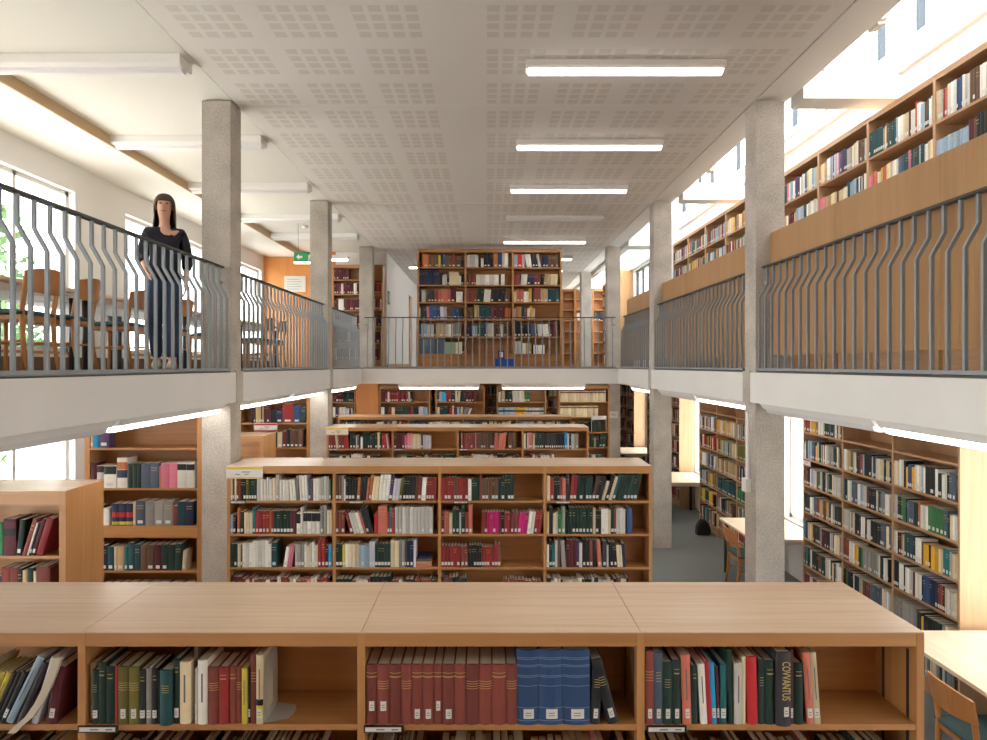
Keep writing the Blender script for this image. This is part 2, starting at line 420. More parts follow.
for k, y in enumerate(ly):
    lit = k != 6 and k > 2
    if k < 3: lab = 'unlit batten on the perforated ceiling above the camera end'
    elif k == 3: lab = 'brightest lit batten on the perforated ceiling, nearest the camera'
    elif not lit: lab = 'unlit batten on the perforated ceiling, between two glowing ones'
    else: lab = '%s lit batten along the perforated ceiling, counting away from the camera' % {4: 'second', 5: 'third', 7: 'fourth, before the tall bookcase,', 8: 'fifth', 9: 'sixth', 10: 'seventh'}[k]
    lamp_x('ceiling_light', lab, .33, 2.0, y, CE-.085, lit, 'battens on the perforated ceiling', wid=.17, top=CE)
for k, y in enumerate([-.2, 1.8, 3.8, 5.78, 7.8, 9.8, 11.8, 13.5]):
    lab = ('unlit white batten on the cream ceiling, %s from the column row start' % ['', '', '', 'first', 'second', 'third', 'fourth', 'fifth'][k]) if k > 2 else 'unlit white batten on the cream ceiling above the camera end'
    lamp_x('ceiling_light', lab, -4.2, -2.52, y, CE-.10, False, 'unlit battens over the reading gallery', wid=.24, top=CE+.012)
lamp_x('ceiling_light', 'short lit fitting over the dark red volumes by the corridor', -3.25, -2.87, 14.3, 5.02, True, None, top=5.11)
for k, y in enumerate((17.6, 20.0)):
    lamp_x('ceiling_light', ('lit fitting over the white corridor, beside the tall bookcase', 'lit fitting deep in the white corridor near its end')[k], -2.0, -.6, y, CE-.08, True, None)
def lamp_y(label, x, y0, y1, zt, lit, group):
    t = thing('batten_light', label, 'batten light', (x, (y0+y1)/2, zt-.10), group=group)
    h = (y1-y0)/2-.01
    MB().prism([(-.11, .10), (-.075, .045), (.075, .045), (.11, .10)], -h, h, axis=1).build('housing', M_LAMPW, t)
    MB().prism([(-.07, .045), (-.055, .012), (-.02, .0), (.02, .0), (.055, .012), (.07, .045)], -h+.04, h-.04, axis=1).build('diffuser', M_TUBE if lit else M_TUBEOFF, t)
    return t
g = 'battens under the gallery edges'
XA, XB = -2.60, 2.72
lamp_y('unlit batten under the white slab edge over the low window bookcase', XA, 2.75, 4.66, SB, False, g)
lamp_y('lit batten under the white slab edge beside the first concrete column, window side', XA, 4.70, 6.62, SB, True, g)
lamp_y('lit batten under the slab behind the first column, above an empty low bookcase', XA, 7.18, 8.8, SB, True, g)
lamp_y('lit batten under the slab just before the second column, window side', XA, 8.95, 10.70, SB, True, g)
lamp_y('lit batten under the slab beyond the second column, window side', XA, 11.6, 13.4, SB, True, g)
lamp_y('lit batten under the slab edge above the desk end wall bookcase', XB, 2.8, 4.66, SB, True, g)
lamp_y('unlit batten under the slab edge above the yellow and red books', XB, 4.70, 6.62, SB, False, g)
lamp_y('lit batten under the slab above the aisle desk and chair', XB, 7.0, 8.7, SB, True, g)
lamp_y('unlit batten under the slab meeting the second aisle column', XB, 8.76, 10.6, SB, False, g)
lamp_y('lit batten under the slab beyond the second aisle column', XB, 11.1, 12.7, SB, True, g)
for a, b, lab in ((-1.76, -.15, 'lit batten under the far slab over red and blue spines'), (.29, 1.95, 'lit batten under the far slab over the pale uniform volumes')):
    lamp_x('ceiling_light', lab, a, b, 13.75, SB-.10, True, None, top=SB)
for k, x in enumerate((-4.3, -.9, 1.0)):
    for y in (8.3, 12.0):
        pass

for k, y in enumerate((5.5, 9.6)):
    t = thing('bracket_lamp', ['white bracket lamp on the sloping beam, nearest the camera', 'white bracket lamp on the sloping beam between the upper columns'][k], 'lamp', (3.052, y, CE+.20), group='bracket lamps on the beam')
    MB().prism([(0, -.05), (.10, -.03), (.12, .03), (0, .06)], -.10, .10, axis=1).build('housing', M_LAMPW, t, bevel=.01)
    MB().prism([(.02, -.045), (.10, -.034), (.10, -.055), (.03, -.07)], -.07, .07, axis=1).build('reflector', M_LAMPW, t)
# ------------------------------------------------------------------ railings
def railing(label, n, pitch, origin, rz, length, side, sub):
    """local x along the rail, local -y towards the atrium, balusters kink to +y at the top"""
    t = thing('railing', label, 'railing', origin, rz, group='steel gallery railings')
    off = .074; H = 1.0
    w = .0115
    prof = [(0, .02), (0, .70), (off*.25, .735), (off*.75, .80), (off, .835), (off, H)]
    mb = MB()
    mb.tube([(0, a, b) for a, b in prof], w*1.25, 4)
    me = mb.mesh('baluster', M_STEEL)
    for k in range(n):
        o = bpy.data.objects.new('baluster', me); C.objects.link(o); o.parent = t; o.location = (pitch*(k+.5), 0, 0)
    MB().box(0, length, off-.024, off+.024, H-.006, H+.012).build('handrail', M_RAIL, t)
    MB().box(0, length, -.016, .016, .012, .035).build('bottom_rail', M_STEEL, t)
    b = MB()
    for xx in ((.012,) if sub == 'a' else (.012, length-.012)):
        b.box(xx-.012, xx+.012, -.006, .006, 0, .03)
    b.build('foot_plate', M_STEEL, t)
    b2 = MB()
    for xx in (0, length-.07): b2.box(xx, xx+.07, off-.005, off+.005, .84, .87)
    b2.build('wall_bracket', M_STEEL, t)
    return t
spans = [(2.40, 6.63), (6.96, 10.70), (11.02, 13.40)]
sd = ['beside the reading desks and walking person', 'before the wall notice and exit sign', 'in the short bay by the corner']
sr = ['in front of the wide tan panel, nearest bay', 'before the tan panel between the first two columns', 'before the short tan panel next to the far railing']
for (a, b), lab, lab2 in zip(spans, sd, sr):
    ln = b-a; n = int(round(ln/.139)); pt = ln/n
    # left gallery: outward (+y local) must be -x world -> rotate so local x = world y
    railing('grey steel railing with kinked balusters ' + lab, n, pt, (EDL-.018, a, GF-.005), PI/2, ln, 'l', 'b')
    railing('grey steel railing with kinked balusters ' + lab2, n, pt, (EDR+.018, b, GF-.005), -PI/2, ln, 'r', 'b')
ln = 2*2.5
railing('thin steel railing along the far gallery before the tall bookcase', 36, (EDR-EDL-.08)/36, (EDL+.04, 13.55, GF-.005), 0, EDR-EDL-.08, 'f', 'b')

# tan desk backs behind the right railing
for k, (a, b) in enumerate(((2.90, 6.63), (6.95, 10.70), (11.02, 13.4))):
    t = thing('desk_screen', ['tall tan wooden screen behind the nearest kinked railing', 'tan wooden screen between the first and second upper columns', 'short tan wooden screen towards the far gallery window'][k], 'screen', (2.72, a, GF), group='tan desk screens on the gallery')
    n = max(1, round((b-a)/1.36)); w = (b-a)/n
    for i in range(n):
        MB().box(0, .03, i*w+.002, (i+1)*w-.002, .15, 1.325).build('panel', M_PANEL, t)
        MB().box(.005, .03, i*w+.02, i*w+.08, 0, .15).build('leg', M_PANEL, t)
    MB().box(.03, .42, 0, b-a, .70, .73).build('desk_top', M_TOPY, t)
    MB().box(.36, .40, .02, .06, 0, .70).build('rear_leg', M_PANEL, t); MB().box(.36, .40, b-a-.06, b-a-.02, 0, .70).build('rear_leg', M_PANEL, t)

# ------------------------------------------------------------------ bookcases
def bookcase(label, origin, rz, centres, depth, H, boards, top='cap', lip=.055, back=None, group=None, ut=.028, st=.022, plinth=True, mid=None, extra=None, bevel=0, tops=None, wm=None):
    """local x along the case, y into it, z up. centres: upright centre lines. boards: heights of the shelf tops."""
    t = thing('bookcase', label, 'bookcase', origin, rz, group=group)
    tt = .004 if top == 'cap' else .02
    wh, wv = wm or (M_WH, M_WV)
    back = depth if back is None else back
    a0, a1 = centres[0]-ut/2, centres[-1]+ut/2
    for i, c in enumerate(centres):
        MB().box(c-ut/2, c+ut/2, 0, depth, 0, H-(.0 if top == 'flush' else .004)).build('upright', wv, t, bevel=bevel)
    for i, (c0, c1) in enumerate(zip(centres, centres[1:])):
        x0, x1 = c0+ut/2, c1-ut/2
        for z in boards:
            MB().box(x0, x1, .004, back-.008, z-st, z).build('shelf', wh, t, bevel=bevel)
        MB().box(x0, x1, back-.008, back+.004, .02, H-tt).build('back_panel', wh, t)
        MB().box(x0, x1, .002, .024, H-tt-lip, H-tt).build('fascia', wh, t, bevel=bevel)
        if plinth: MB().box(x0, x1, .03, .05, 0, boards[-1]-st).build('plinth', wh, t)
    if top == 'cap':   # separate pale tops with a seam over each upright
        xs = [a0]+[c for c in centres[1:-1]]+[a1]
        for x0, x1 in zip(xs, xs[1:]):
            MB().box(x0+.0012, x1-.0012, 0, depth, H-.004, H).build('top_panel', M_TOP, t)
    else:
        MB().box(a0, a1, 0, depth, H-.02, H).build('top_panel', wh, t)
    if extra: extra(t)
    return t

BOOKS = []   # records of all books
class Cell:
    """a shelf compartment: origin (front, base, first corner seen), direction along, width"""
    def __init__(s, origin, rz, width, height, where, setback=.0, vis=1.0, near=False, dmax=.2, keep=None):
        s.o = Vector(origin); s.rz = rz; s.w = width; s.h = height; s.where = where; s.sb = setback; s.vis = vis; s.near = near; s.dmax = dmax; s.n = 0; s.keep = keep
        s.x = .003; s.prev = (0.0, 0.0)   # last lean, last height
    def basis(s): return Matrix.Translation(s.o) @ Matrix.Rotation(s.rz, 4, 'Z')
    def add(s, c, t, h, lean=0.0, lab=None, d=None, sb=None, look=None, bands=()):
        pl, ph = s.prev; a = math.radians(lean)
        h = min(h, (s.h-.006-t*abs(math.sin(a)))/math.cos(a))
        gap = max(0.0, min(h*math.cos(a), ph*math.cos(math.radians(pl)))*(math.tan(math.radians(pl))-math.tan(a)))
        x0 = s.x+gap; x1 = x0+t/math.cos(a)
        if x1 + max(0.0, h*math.sin(a)) > s.w-.002: return False
        M = Matrix.Translation((x1 if lean > 0 else x0, 0, 0))
        if lean: M = M @ Matrix.Rotation(a, 4, 'Y')
        if lean > 0: M = M @ Matrix.Translation((-t, 0, 0))
        s.x = x1 + .0011; s.prev = (lean, h)
        s.n += 1
        dd = d if d else min(s.dmax, max(.11, h*.68))
        s.emit(M, t, h, dd, c, lab, sb, look, bands)
        return True
    def emit(s, M, t, h, d, c, lab, sb=None, look=None, bands=()):
        W = s.basis() @ Matrix.Translation((0, (s.sb if sb is None else sb), .0008)) @ M
        BOOKS.append(dict(M=W, t=t, h=h, d=d, c=c, lab=lab, cell=s, n=s.n, look=look, bands=bands))
    def gap(s, w):
        pl, ph = s.prev
        if pl > 0: s.x += ph*math.sin(math.radians(pl))
        s.x += w; s.prev = (0.0, 0.0)
    def spec(s, txt, unit):
        """tokens 'colour:thickness,height[,count[,lean[,label height]]]' in spec units; '_:w' is a gap; ! after colour = no label"""
        for tok in txt.split():
            k, v = tok.split(':'); v = [float(q) for q in v.split(',')]
            if k == '_': s.gap(v[0]*unit); continue
            lab = 0.0 if '!' in k else None
            k = k.replace('!', '')
            bands = [(q[0], float(q[1:].split('-')[0])/100, float(q[1:].split('-')[1])/100) for q in k.split('^')[1:]]
            k = k[0]
            n = int(v[2]) if len(v) > 2 else 1; lean = v[3] if len(v) > 3 else 0
            for i in range(n):
                jig = 1+random.uniform(-.06, .06) if n > 1 else 1
                if lab is None: lb = random.choice((1, 1, 0))
                else: lb = lab
                if not s.add(k, v[0]*unit*(jig if n > 1 else 1), v[1]*unit*(1+random.uniform(-.012, .012)), lean, lb, bands=bands): return
        return s
    def rand(s, pal, fill=1.0, hm=.2, hv=.03, tm=.026, lean=.15, run=.35, rnd=random):
        last = None; target = s.w*fill; L_ = 0; ln = 0
        cs = pal
        while s.x < target:
            if last is None or rnd.random() > run:
                last = rnd.choice(cs); h = hm+rnd.uniform(-hv, hv); t = tm*rnd.uniform(.55, 1.6)
            tt = t*rnd.uniform(.9, 1.1)
            if ln <= 0:
                q = rnd.random()
                L_ = 0 if q > lean else rnd.choice((-1, 1))*rnd.uniform(4, 13)
                ln = rnd.randint(3, 6)
            ln -= 1
            if not s.add(last, tt, h*rnd.uniform(.985, 1.015), L_, rnd.choice((1, 1, 0))):
                if L_ != 0: L_ = 0; ln = 2; continue
                break
        return s

PAL_MIX = list('wwcabgkkGGdrmzBlOyteSS')
PAL_OLD = list('rrddmmGGkzzcbwgo')
PAL_RED = list('mmrrddzmm')
PAL_BR = list('wwwacclkkbBlGeOYyrdtSzD')
PAL_BACK = list('wackGBESdzOrbcnDlsgK'.replace('K', 'k'))
row_names = ['top', 'second', 'third', 'fourth', 'fifth', 'sixth', 'seventh']

# --- 1: the row nearest the camera --------------------------------------------------
YF = [2.467, 6.54, 10.60]
TOPZ = CZ-.955
PITCH = .3155
BZ = [CZ-1.2865-PITCH*k for k in range(5)]
CEN = [-2.45+1.0*k for k in range(5)]
def holders(t, xs, z, y=-.004):
    for x in xs:
        h = MB().box(x, x+.142, y-.002, y+.005, z-.026, z-.002).build('label_holder', M_BLACK, t)
        q = MB().box(x+.006, x+.134, y-.0035, y-.002, z-.021, z-.006); q.build('label_card', M_LABEL, h)
        q = MB().box(x+.045, x+.075, y-.0042, y-.0035, z-.0155, z-.0115).box(x+.1, x+.124, y-.0042, y-.0035, z-.0155, z-.0115); q.build('print', M_INK, h)
def rails_(t, cs, depth):
    for c in cs[1:]:
        m = MB()
        m.box(c-.014-.0012, c-.014, .045, .06, .3, TOPZ-.08)
        m.build('shelf_track', M_DARK, t)
        m = MB(); m.box(c-.014-.0012, c-.014, .20, .215, .3, TOPZ-.08); m.build('shelf_track', M_DARK, t)
def fg_extra(t):
    holders(t, [CEN[1]+.0-.01, CEN[2]+.0-.01+.02, CEN[3]+.02], BZ[0])
    rails_(t, CEN, .56)
bookcase('long low oak bookcase nearest the camera with four pale tops', (0, YF[0], 0), 0, CEN, .567, TOPZ, BZ, lip=.049, back=.27, bevel=.0015, extra=fg_extra, group='rows of double-sided bookcases')
def sign(parent, x, z, w, h, y, stripe, name='shelf_sign'):
    s = MB().box(x, x+w, y-.004, y, z-h, z).build(name, M_LABEL, parent)
    MB().box(x+.004, x+w-.004, y-.0055, y-.004, z-h*.27, z-h*.06).build('stripe', stripe, s)
    MB().box(x+.004, x+w-.004, y-.0055, y-.004, z-h*.97, z-h*.87).build('stripe', stripe, s)
    MB().box(x+w*.42, x+w*.66, y-.0055, y-.004, z-h*.50, z-h*.43).box(x+w*.25, x+w*.38, y-.0055, y-.004, z-h*.68, z-h*.62).box(x+w*.5, x+w*.62, y-.0055, y-.004, z-h*.68, z-h*.62).build('print', M_INK, s)
    s['label'] = 'white paper sign with coloured stripes'
bookcase('long oak bookcase with a yellow-striped sign, second row from the camera', (0, YF[1], 0), 0, CEN, .567, TOPZ, BZ, lip=.070, back=.27, bevel=.001,
         extra=lambda t: (sign(t, CEN[0]-.02, TOPZ-.002, .345, .12, -.002, M_YEL), holders(t, [CEN[0]+.02, CEN[1]+.14, CEN[2]+.13, CEN[3]+.1], BZ[0])), group='rows of double-sided bookcases')
bookcase('oak bookcase in the third row with a yellow-striped sign', (0, YF[2], 0), 0, CEN, .567, TOPZ, BZ, lip=.055, back=.27,
         extra=lambda t: (sign(t, CEN[0]-.02, TOPZ-.002, .34, .12, -.002, M_YEL), holders(t, [CEN[0]+.02, CEN[1]+.02, CEN[2]+.02], BZ[0])), group='rows of double-sided bookcases')
bookcase('oak bookcase in the fourth row, mostly hidden behind the third', (0, 12.75, 0), 0, [-2.74]+[-1.45+k for k in range(4)], .5, CZ-.95, BZ, lip=.055, back=.25, group='rows of double-sided bookcases')

rh = PITCH-.024
def caseCell(yf, bay, row, where, h=None, near=False, vis=1.0, sb=.006):
    hh = (TOPZ-(.060 if yf < 3 else .078)-BZ[0]) if row == 0 else rh
    return Cell((CEN[bay]+.014, yf+sb, BZ[row]), 0, .972, h or hh, where, 0, vis, near)
U = 1/(1433/1.09)   # metres per spec unit, bay B
# bay A, tilted books
ca = Cell((CEN[1]-.014-.475, YF[0]+.006, BZ[0]), 0, .475, .265, 'among the tilted books of the nearest bookcase', near=True)
ca.spec('k:22,205,2,24 c:20,225,1,24 y!:18,200,4,24 k:15,200,3,24', .001)
ca.add('l', .026, .262, 26, 0, d=.2, look='pale blue'); ca.add('D', .022, .235, 24, 0, d=.2)
ca.add('i', .022, .245, 17, 1, d=.16); ca.add('m', .036, .205, 9, 1, d=.16)
# bay B
cb_ = caseCell(YF[0], 1, 0, 'the nearest bookcase, grey bookend bay', near=True)
for a in ('b:23,277:1:.02', 'G:29,254:1:0', 'G:34,289:0:0', 'G:40,272:0:0', 'r:14,270:0:0', 'o:48,270:1:0', 'o:48,268:1:0', 'k:31,256:1:0', 'g:26,262:1:0', 'k:26,262:1:0', 'k:13,250:0:0',
          'E:56,258:0:-.008', 'G:28,305:1:.004', 'c:52,290:0:.004', 'z:18,345:1:.03', 'w:13,260:0:0', 'w:45,300:0:0', 'd:50,268:0:0', 'r:45,268:0:0', 'd:33,266:0:.006', 'd:26,266:0:.006', 'y:26,262:0:0', 'k:12,258:1:.006', 'd:26,330:0:.004', 'c:33,325:1:0'):
    k, v, lb, sb = a.split(':'); t, h = v.split(',')
    cb_.add(k, float(t)*U, float(h)*U, 0, int(lb), sb=float(sb), bands=((('y', .13, .27), ('k', .27, .36)) if (k, t) == ('c', '33') else ()))
XB_END = cb_.x
# bay C
U2 = 1/(1075/1.09)
cc = caseCell(YF[0], 2, 0, 'the nearest bookcase, blue-volume bay', near=True)
for t, lb in ((38, 2), (42, 2), (41, 0), (36, 0), (37, 1), (39, 1), (29, 2), (42, 1), (39, 0), (46, 0), (44, 0), (49, 0), (37, 0)):
    cc.add('d', t*U2, 211*U2, 0, lb, d=.2)
for t in (76, 84, 95): cc.add('B', t*U2, 272*U2, 0, 1, d=.2, look='blue volume with gilt bands')
cc.add('k', 33*U2, 218*U2, 3, 1, d=.17); cc.gap(.018)
cc.add('k', 38*U2, 232*U2, -15, 1, d=.17)
# bay D
U3 = 1/(1584/1.09)
cd = caseCell(YF[0], 3, 0, 'the nearest bookcase, end bay by desk', near=True)
for a in ('d:44,378,0,1', 'S:44,372,0,1', 'G:48,322,0,1', 'G:44,332,0,1', 's:46,360,-1.5,1', 'G:28,300,0,0', 'w:36,312,-3,0', 'R:22,322,-3,0', 'C:24,318,-3,1', 'm:14,300,-2,1', 't:32,312,0,1', 'G:26,384,-2,0', 'w:42,318,0,0', 'c:16,350,0,0', 'R:54,350,-1.5,0', 'G:32,335,0,0', 'G:52,330,0,0', 'D:76,382,0,3', 'm:18,385,0,1', 'G:48,318,0,0', 's:34,370,-4,1', 'c:34,370,-4,1'):
    k, v = a.split(':'); t, h, ln_, lb = v.split(',')
    cd.add(k, float(t)*U3, float(h)*U3, float(ln_), int(lb), sb=(-.012 if k == 'D' else None))
# second shelf of the nearest bookcase: only the tops show
for bay, pal in ((0, 'wkzmcg'), (1, 'mdzkGm'), (2, 'dmzcPmw'), (3, 'kdzGmmw')):
    c = caseCell(YF[0], bay, 1, 'on the lower shelf of the nearest bookcase', vis=.12)
    c.rand(list(pal), .9, .215, .02, .024, lean=.5)

# --- 2: second row
U4 = 1/(654/1.09)
bays2 = ['sign bay', 'book-pile bay', 'magenta-book bay', 'end bay']
S2 = {
 (0, 0): 'c:12,128 z:10,128 c:10,126 d:12,130,2 k:14,126,2 o:14,138 G:15,132,3 a:20,140 w:18,120,2 a:13,132 w:18,122 c:18,125 a:20,145 w:17,118,3 w:17,118,2,-4 g:12,140 w:16,142,3,-3 B:12,125 z:14,122 w:16,124,2 a:13,130 a:14,136,3 e:10,118 R:18,138 w:12,130,2 k:12,132 w:18,134,2,3',
 (0, 1): 'l:15,108 n:14,108 _:8 O:16,145 k:22,124 c:16,120,3 t:17,145 r:19,130,4 O!:9,128 r:13,130 G:18,130,5 m:17,130,2 w^k50-96:22,118 a:14,148 w^k58-96:24,124,4 g:18,160,2 c:14,135,2 b:14,134',
 (0, 2): 'G:20,130,2 c:18,130 z:9,125 w:19,136,3 w:17,150,5 w:17,132 E:32,140 _:34 w:20,112,1,9 P:26,125,1,9 a:18,128 g:16,128,2 w:14,132 c:14,120 a:14,136 w:15,140 c:17,125 r:21,160,2 m:17,125 C:18,125 r:38,165',
 (1, 0): 'z:15,140,2 g:12,140 w:10,120 k:17,124,3 G:10,118 O:18,130,1,3 k:16,134,2,5 s:14,130,1,5 O:15,150,1,7 c:18,138,2,7 w:20,150,3,6 v:18,142,1,6 i:18,125,2,7 o:16,130,1,7 k:16,136,4,4 d:16,138,2,5 w:24,132,1,4 r:14,130,8,2',
 (1, 1): 'd:16,125,3 r:18,122,1,-16 w:18,122,3,-16 s:14,120,1,-16 k:19,148,2,-16 R:22,114 s:52,155 r:12,125 t:14,150 R:15,144 a:21,153,10',
 (1, 2): 'G:18,130,2 y:16,126 w:17,132 c:19,130,3 l:15,122,4 i:15,145,2 G:17,130,5 c:24,150,2 g:16,155,2 z:9,150 n:20,150,2 i:14,150',
 (2, 0): 'r:17,130,4 z:16,132 r:15,126,4 w:18,122 G:15,122,3 d!:11,150 z:18,122,5 G:18,125,2 G:17,146,3',
 (2, 1): 'm:16,118 s:14,124,2 c:17,120 G:20,138,2 w:9,122 G:24,146 r:17,122 s:22,164 _:52 r:16,124,2 p:15,124,4 r:13,124 k:20,124 r:15,120,2 d:20,124,2,4 p:17,120,3,6 w:19,126,2,7 r:20,126,2,7',
 (2, 2): 'r:17,120,6 d:21,118,2,-3 k:14,124,5 r:14,116,5 r:17,136 d:15,124',
 (3, 0): 'c:20,140 r:20,130 k:18,132 G:15,136 d:14,126 s:18,130 D:20,148 r:17,142,2,5 G:17,148,1,5 G:17,132,4,6 z:18,140,1,12 k:18,138,2,12 c:17,112,1,16 k:20,146,1,16 c:17,138,1,16 t:16,148,1,16 G:18,146,6,14',
 (3, 1): 'c:14,126 k:20,150 c:16,120,1 a:10,126 e:22,130 f:20,156 k:18,126 G:19,148,7 c:15,146 k:15,130,2 w:19,140,2 c:15,138 G:18,148 d:12,140 w:18,146,2 a:13,140 k:9,130 B:28,145',
 (3, 2): 'w:13,130 k:16,150 t:17,130 w:13,152 z:14,154 g:24,150,1,-4 m:19,154,3 v:16,150 w:17,136 k:20,152,2 d:16,154 k:18,152 s:24,154,1,-4 D:26,150 w:10,125 k:20,140,2,-4 c:15,122,2,-4 n:18,134,1,-4',
}
for (b_, r_), txt in S2.items():
    c = caseCell(YF[1], b_, r_, '%s shelf, %s, second-row bookcase' % (row_names[r_], bays2[b_]))
    c.spec(txt, U4)
pile_cell = c = caseCell(YF[1], 1, 2, 'pile')
for bay, pal, fl in ((0, 'rrrdPmw', .98), (1, 'Gwkrrdr', .98), (2, 'GkddD', .25), (3, 'kwazcw', .8)):
    c = caseCell(YF[1], bay, 3, 'on the fourth shelf of the second-row bookcase', vis=.3)
    c.rand(list(pal), fl, .205, .02, .026)
c = Cell((CEN[2]+.6, YF[1]+.006, BZ[3]), 0, .37, rh, 'x', vis=.3); c.rand(list('drd'), 1, .19, .01, .022, lean=0)

# --- 3: third row
U5 = 1/(8.225*71/1.09)
S3 = {
 (0, 0): 'd:18,120,2,-3 r:18,124,1,-6 c:20,124,1,-6 d:24,124,2,-4 r:18,118,2,-4 _:8 k:24,130,2 w:10,110 S:14,110 _:14 w:18,96 G:18,140,3 G:20,118,3 c:18,138 k:12,120 r:20,122,1,-5 R:14,120,1,-5 a:12,120,1,-8 r:14,120,2,-8 R:22,124',
 (1, 0): 'm:22,124,4 P:22,110 P:16,124,2 c:16,118,5 k:12,118 i:22,110,3',
 (2, 0): 'k:18,126 s:14,150 _:6 d:18,130,5 P!:8,140 z:18,140,7 k:14,138 s:28,140,1,3 s:30,128,2,7 _:8 z:36,140,2',
 (3, 0): 'w:15,128 k:10,128 a:12,128 s:16,140,2 _:4 c:14,126 G:18,140,3 k:14,128,3 D:18,128,4 k:18,126,4 C:24,146 w:12,120,1 k:18,122 a:12,118,2 g:16,124,2',
}
bays3 = ['yellow-sign bay', 'half-empty bay', 'brown-volume bay', 'sky-blue-book bay']
for (b_, r_), txt in S3.items():
    c = caseCell(YF[2], b_, r_, 'top shelf, %s, third-row bookcase' % bays3[b_]); c.spec(txt, U5)
for bay, pal, fl in ((0, 'wkccwGB', .8), (1, 'dzfkGb', .98), (2, 'gkwzcb', .96), (3, 'dwBwamr', .45)):
    c = caseCell(YF[2], bay, 1, 'on the second shelf of the third-row bookcase', vis=.5); c.rand(list(pal), fl, .21, .02, .03, lean=.1)
for bay in range(3):
    c = Cell(([-2.74, -1.45, -.45, .55][bay+0]+.02, 12.756, BZ[0]), 0, (1.25 if bay == 0 else .96), .26, 'in the fourth-row bookcase', vis=.3)
    c.rand(list('kwBldGcr'), .95, .24, .012, .03)
c = Cell((.57, 12.756, BZ[0]), 0, .96, .26, 'in the fourth-row bookcase', vis=.3); c.rand(list('kwlcta'), .95, .23, .02, .03)

# --- low window-side bookcases
lowc = [-5.02+.0, -4.25, -3.257]
def low_extra(t): pass
bookcase('short oak bookcase end under the bright window with maroon books', (0, 5.24, 0), 0, [-4.98, -4.08, -3.225], .52, TOPZ, [1.40, 1.06, .72, .30], lip=.105, back=.26, ut=.05)
UL = 1/(6.167*131.7)
c = Cell((-4.08+.03, 5.246, 1.40), 0, .80, .36, 'on the top shelf of the short window bookcase')
c.x = .22
c.spec('o:30,150,2 c:28,200 e:34,205 m^k55-75!:78,225 G:34,220,1,6 d:26,235,1,17 w:12,210,1,17 k:12,205,1,17 m:26,232,1,17 r:42,235,1,17', UL)
c = Cell((-4.08+.03, 5.246, 1.06), 0, .80, .315, 'on the second shelf of the short window bookcase'); c.x = .2
c.spec('B:40,150,3 d:50,200,2 k:28,195 b:30,185 G:36,200 c:16,180 d:78,205 d:6,200 d:80,205 R:45,140 v:70,225', UL)
bookcase('short empty oak bookcase behind the first column', (0, 9.30, 0), 0, [-4.0, -3.03], .52, TOPZ, BZ, lip=.09, back=.26, ut=.05)

# --- tall bookcase against the first column
TBX = [-3.86, -2.775]
TB = [CZ-.80, CZ-1.188, CZ-1.55, CZ-1.985, CZ-2.35, .15]
def drawer(t):
    d = MB().box(-3.73, -2.79, -.006, .016, TB[2]-.115, TB[2]-.002).build('drawer_front', M_WH, t)
    MB().box(-3.84, -3.73, -.004, .016, TB[2]-.115, TB[2]-.002).build('label_holder', M_LABEL, t)
bookcase('tall oak bookcase between the bright window and first concrete column', (0, 6.66, 0), 0, TBX, .3, 2.40, TB, top='flush', lip=.03, ut=.05, extra=drawer)
UT = 1/(4.625*103.8)
def tcell(r, where, h=.33): return Cell((TBX[0]+.03, 6.666, TB[r]), 0, 1.02, h, where, dmax=.24)
c = tcell(0, 'highest shelf of the tall column-side bookcase'); c.spec('b:10,60 C:28,70 v:46,80', UT)
c = tcell(1, 'above the red-striped volumes in the tall column-side bookcase'); c.spec('m:28,118 w^k70-98:32,104 w^k62-98:58,104 _:2 w^O62-86^n34-60:48,140 _:3 G!:20,112,3 S!:40,115,2 _:2 s:8,100 P!:39,116,2 w^k70-94:40,118,2', UT)
c = tcell(2, 'above the drawer of the tall column-side bookcase'); c.spec('k:20,90 k:36,90 w:28,80 _:12 n^R38-60^y4-18!:32,100,3 c:12,110 S:44,112 g:42,112 g:42,112 g:42,112 d:20,90 E:38,110 n:36,110,2', UT)
c = tcell(3, 'below the drawer of the tall column-side bookcase'); c.spec('n:26,116,3 E:30,110 c:14,110 b:32,110 t:18,112 E:28,128 E:28,120 z:28,118 z:36,118 m:32,118 G:30,120 G:32,120 G:30,122 c:18,90,1,4 f:46,122,1,4', UT)
c = tcell(4, 'on the low shelf of the tall column-side bookcase'); c.vis = .1; c.spec('k:40,110,4 r:50,112,2 w:40,110 S:60,110,4', UT)

# --- tall bookcase against the second column
UX = [-3.85, -2.78]
UB = [CZ-.9, CZ-1.283, CZ-1.66, CZ-2.05, .2]
def s2sign(t): sign(t, -3.62, UB[0]-.005, .36, .12, -.004, M_RED)
bookcase('tall oak bookcase with a red-striped sign before the second column', (0, 10.73, 0), 0, UX, .3, 2.40, UB, top='flush', lip=.03, ut=.05, extra=s2sign)
c = Cell((UX[0]+.03, 10.736, UB[0]), 0, 1.0, .4, 'above the red-striped sign near the second column', dmax=.24); c.x = .15
c.rand(list('mkb'), .45, .3, .03, .03, lean=0); c.spec('k:18,40 n:20,45 r:34,60 B:24,55 G:16,50 e:34,55 G:26,58 d:10,40', 1/208.)
c = Cell((UX[0]+.03, 10.736, UB[1]), 0, 1.0, .33, 'below the red-striped sign near the second column', dmax=.24); c.x = .48
c.spec('G:22,65 c:20,65 m:18,70 k:16,78 z:18,75,4 k:20,70 C:20,62,2 w:14,65', 1/208.*.75)
c = Cell((UX[0]+.03, 10.736, UB[2]), 0, 1.0, .33, 'on the third shelf near the second column', dmax=.24); c.x = .48
c.spec('R:22,42,4 c:40,54 _:20 P:14,30,4', 1/208.)

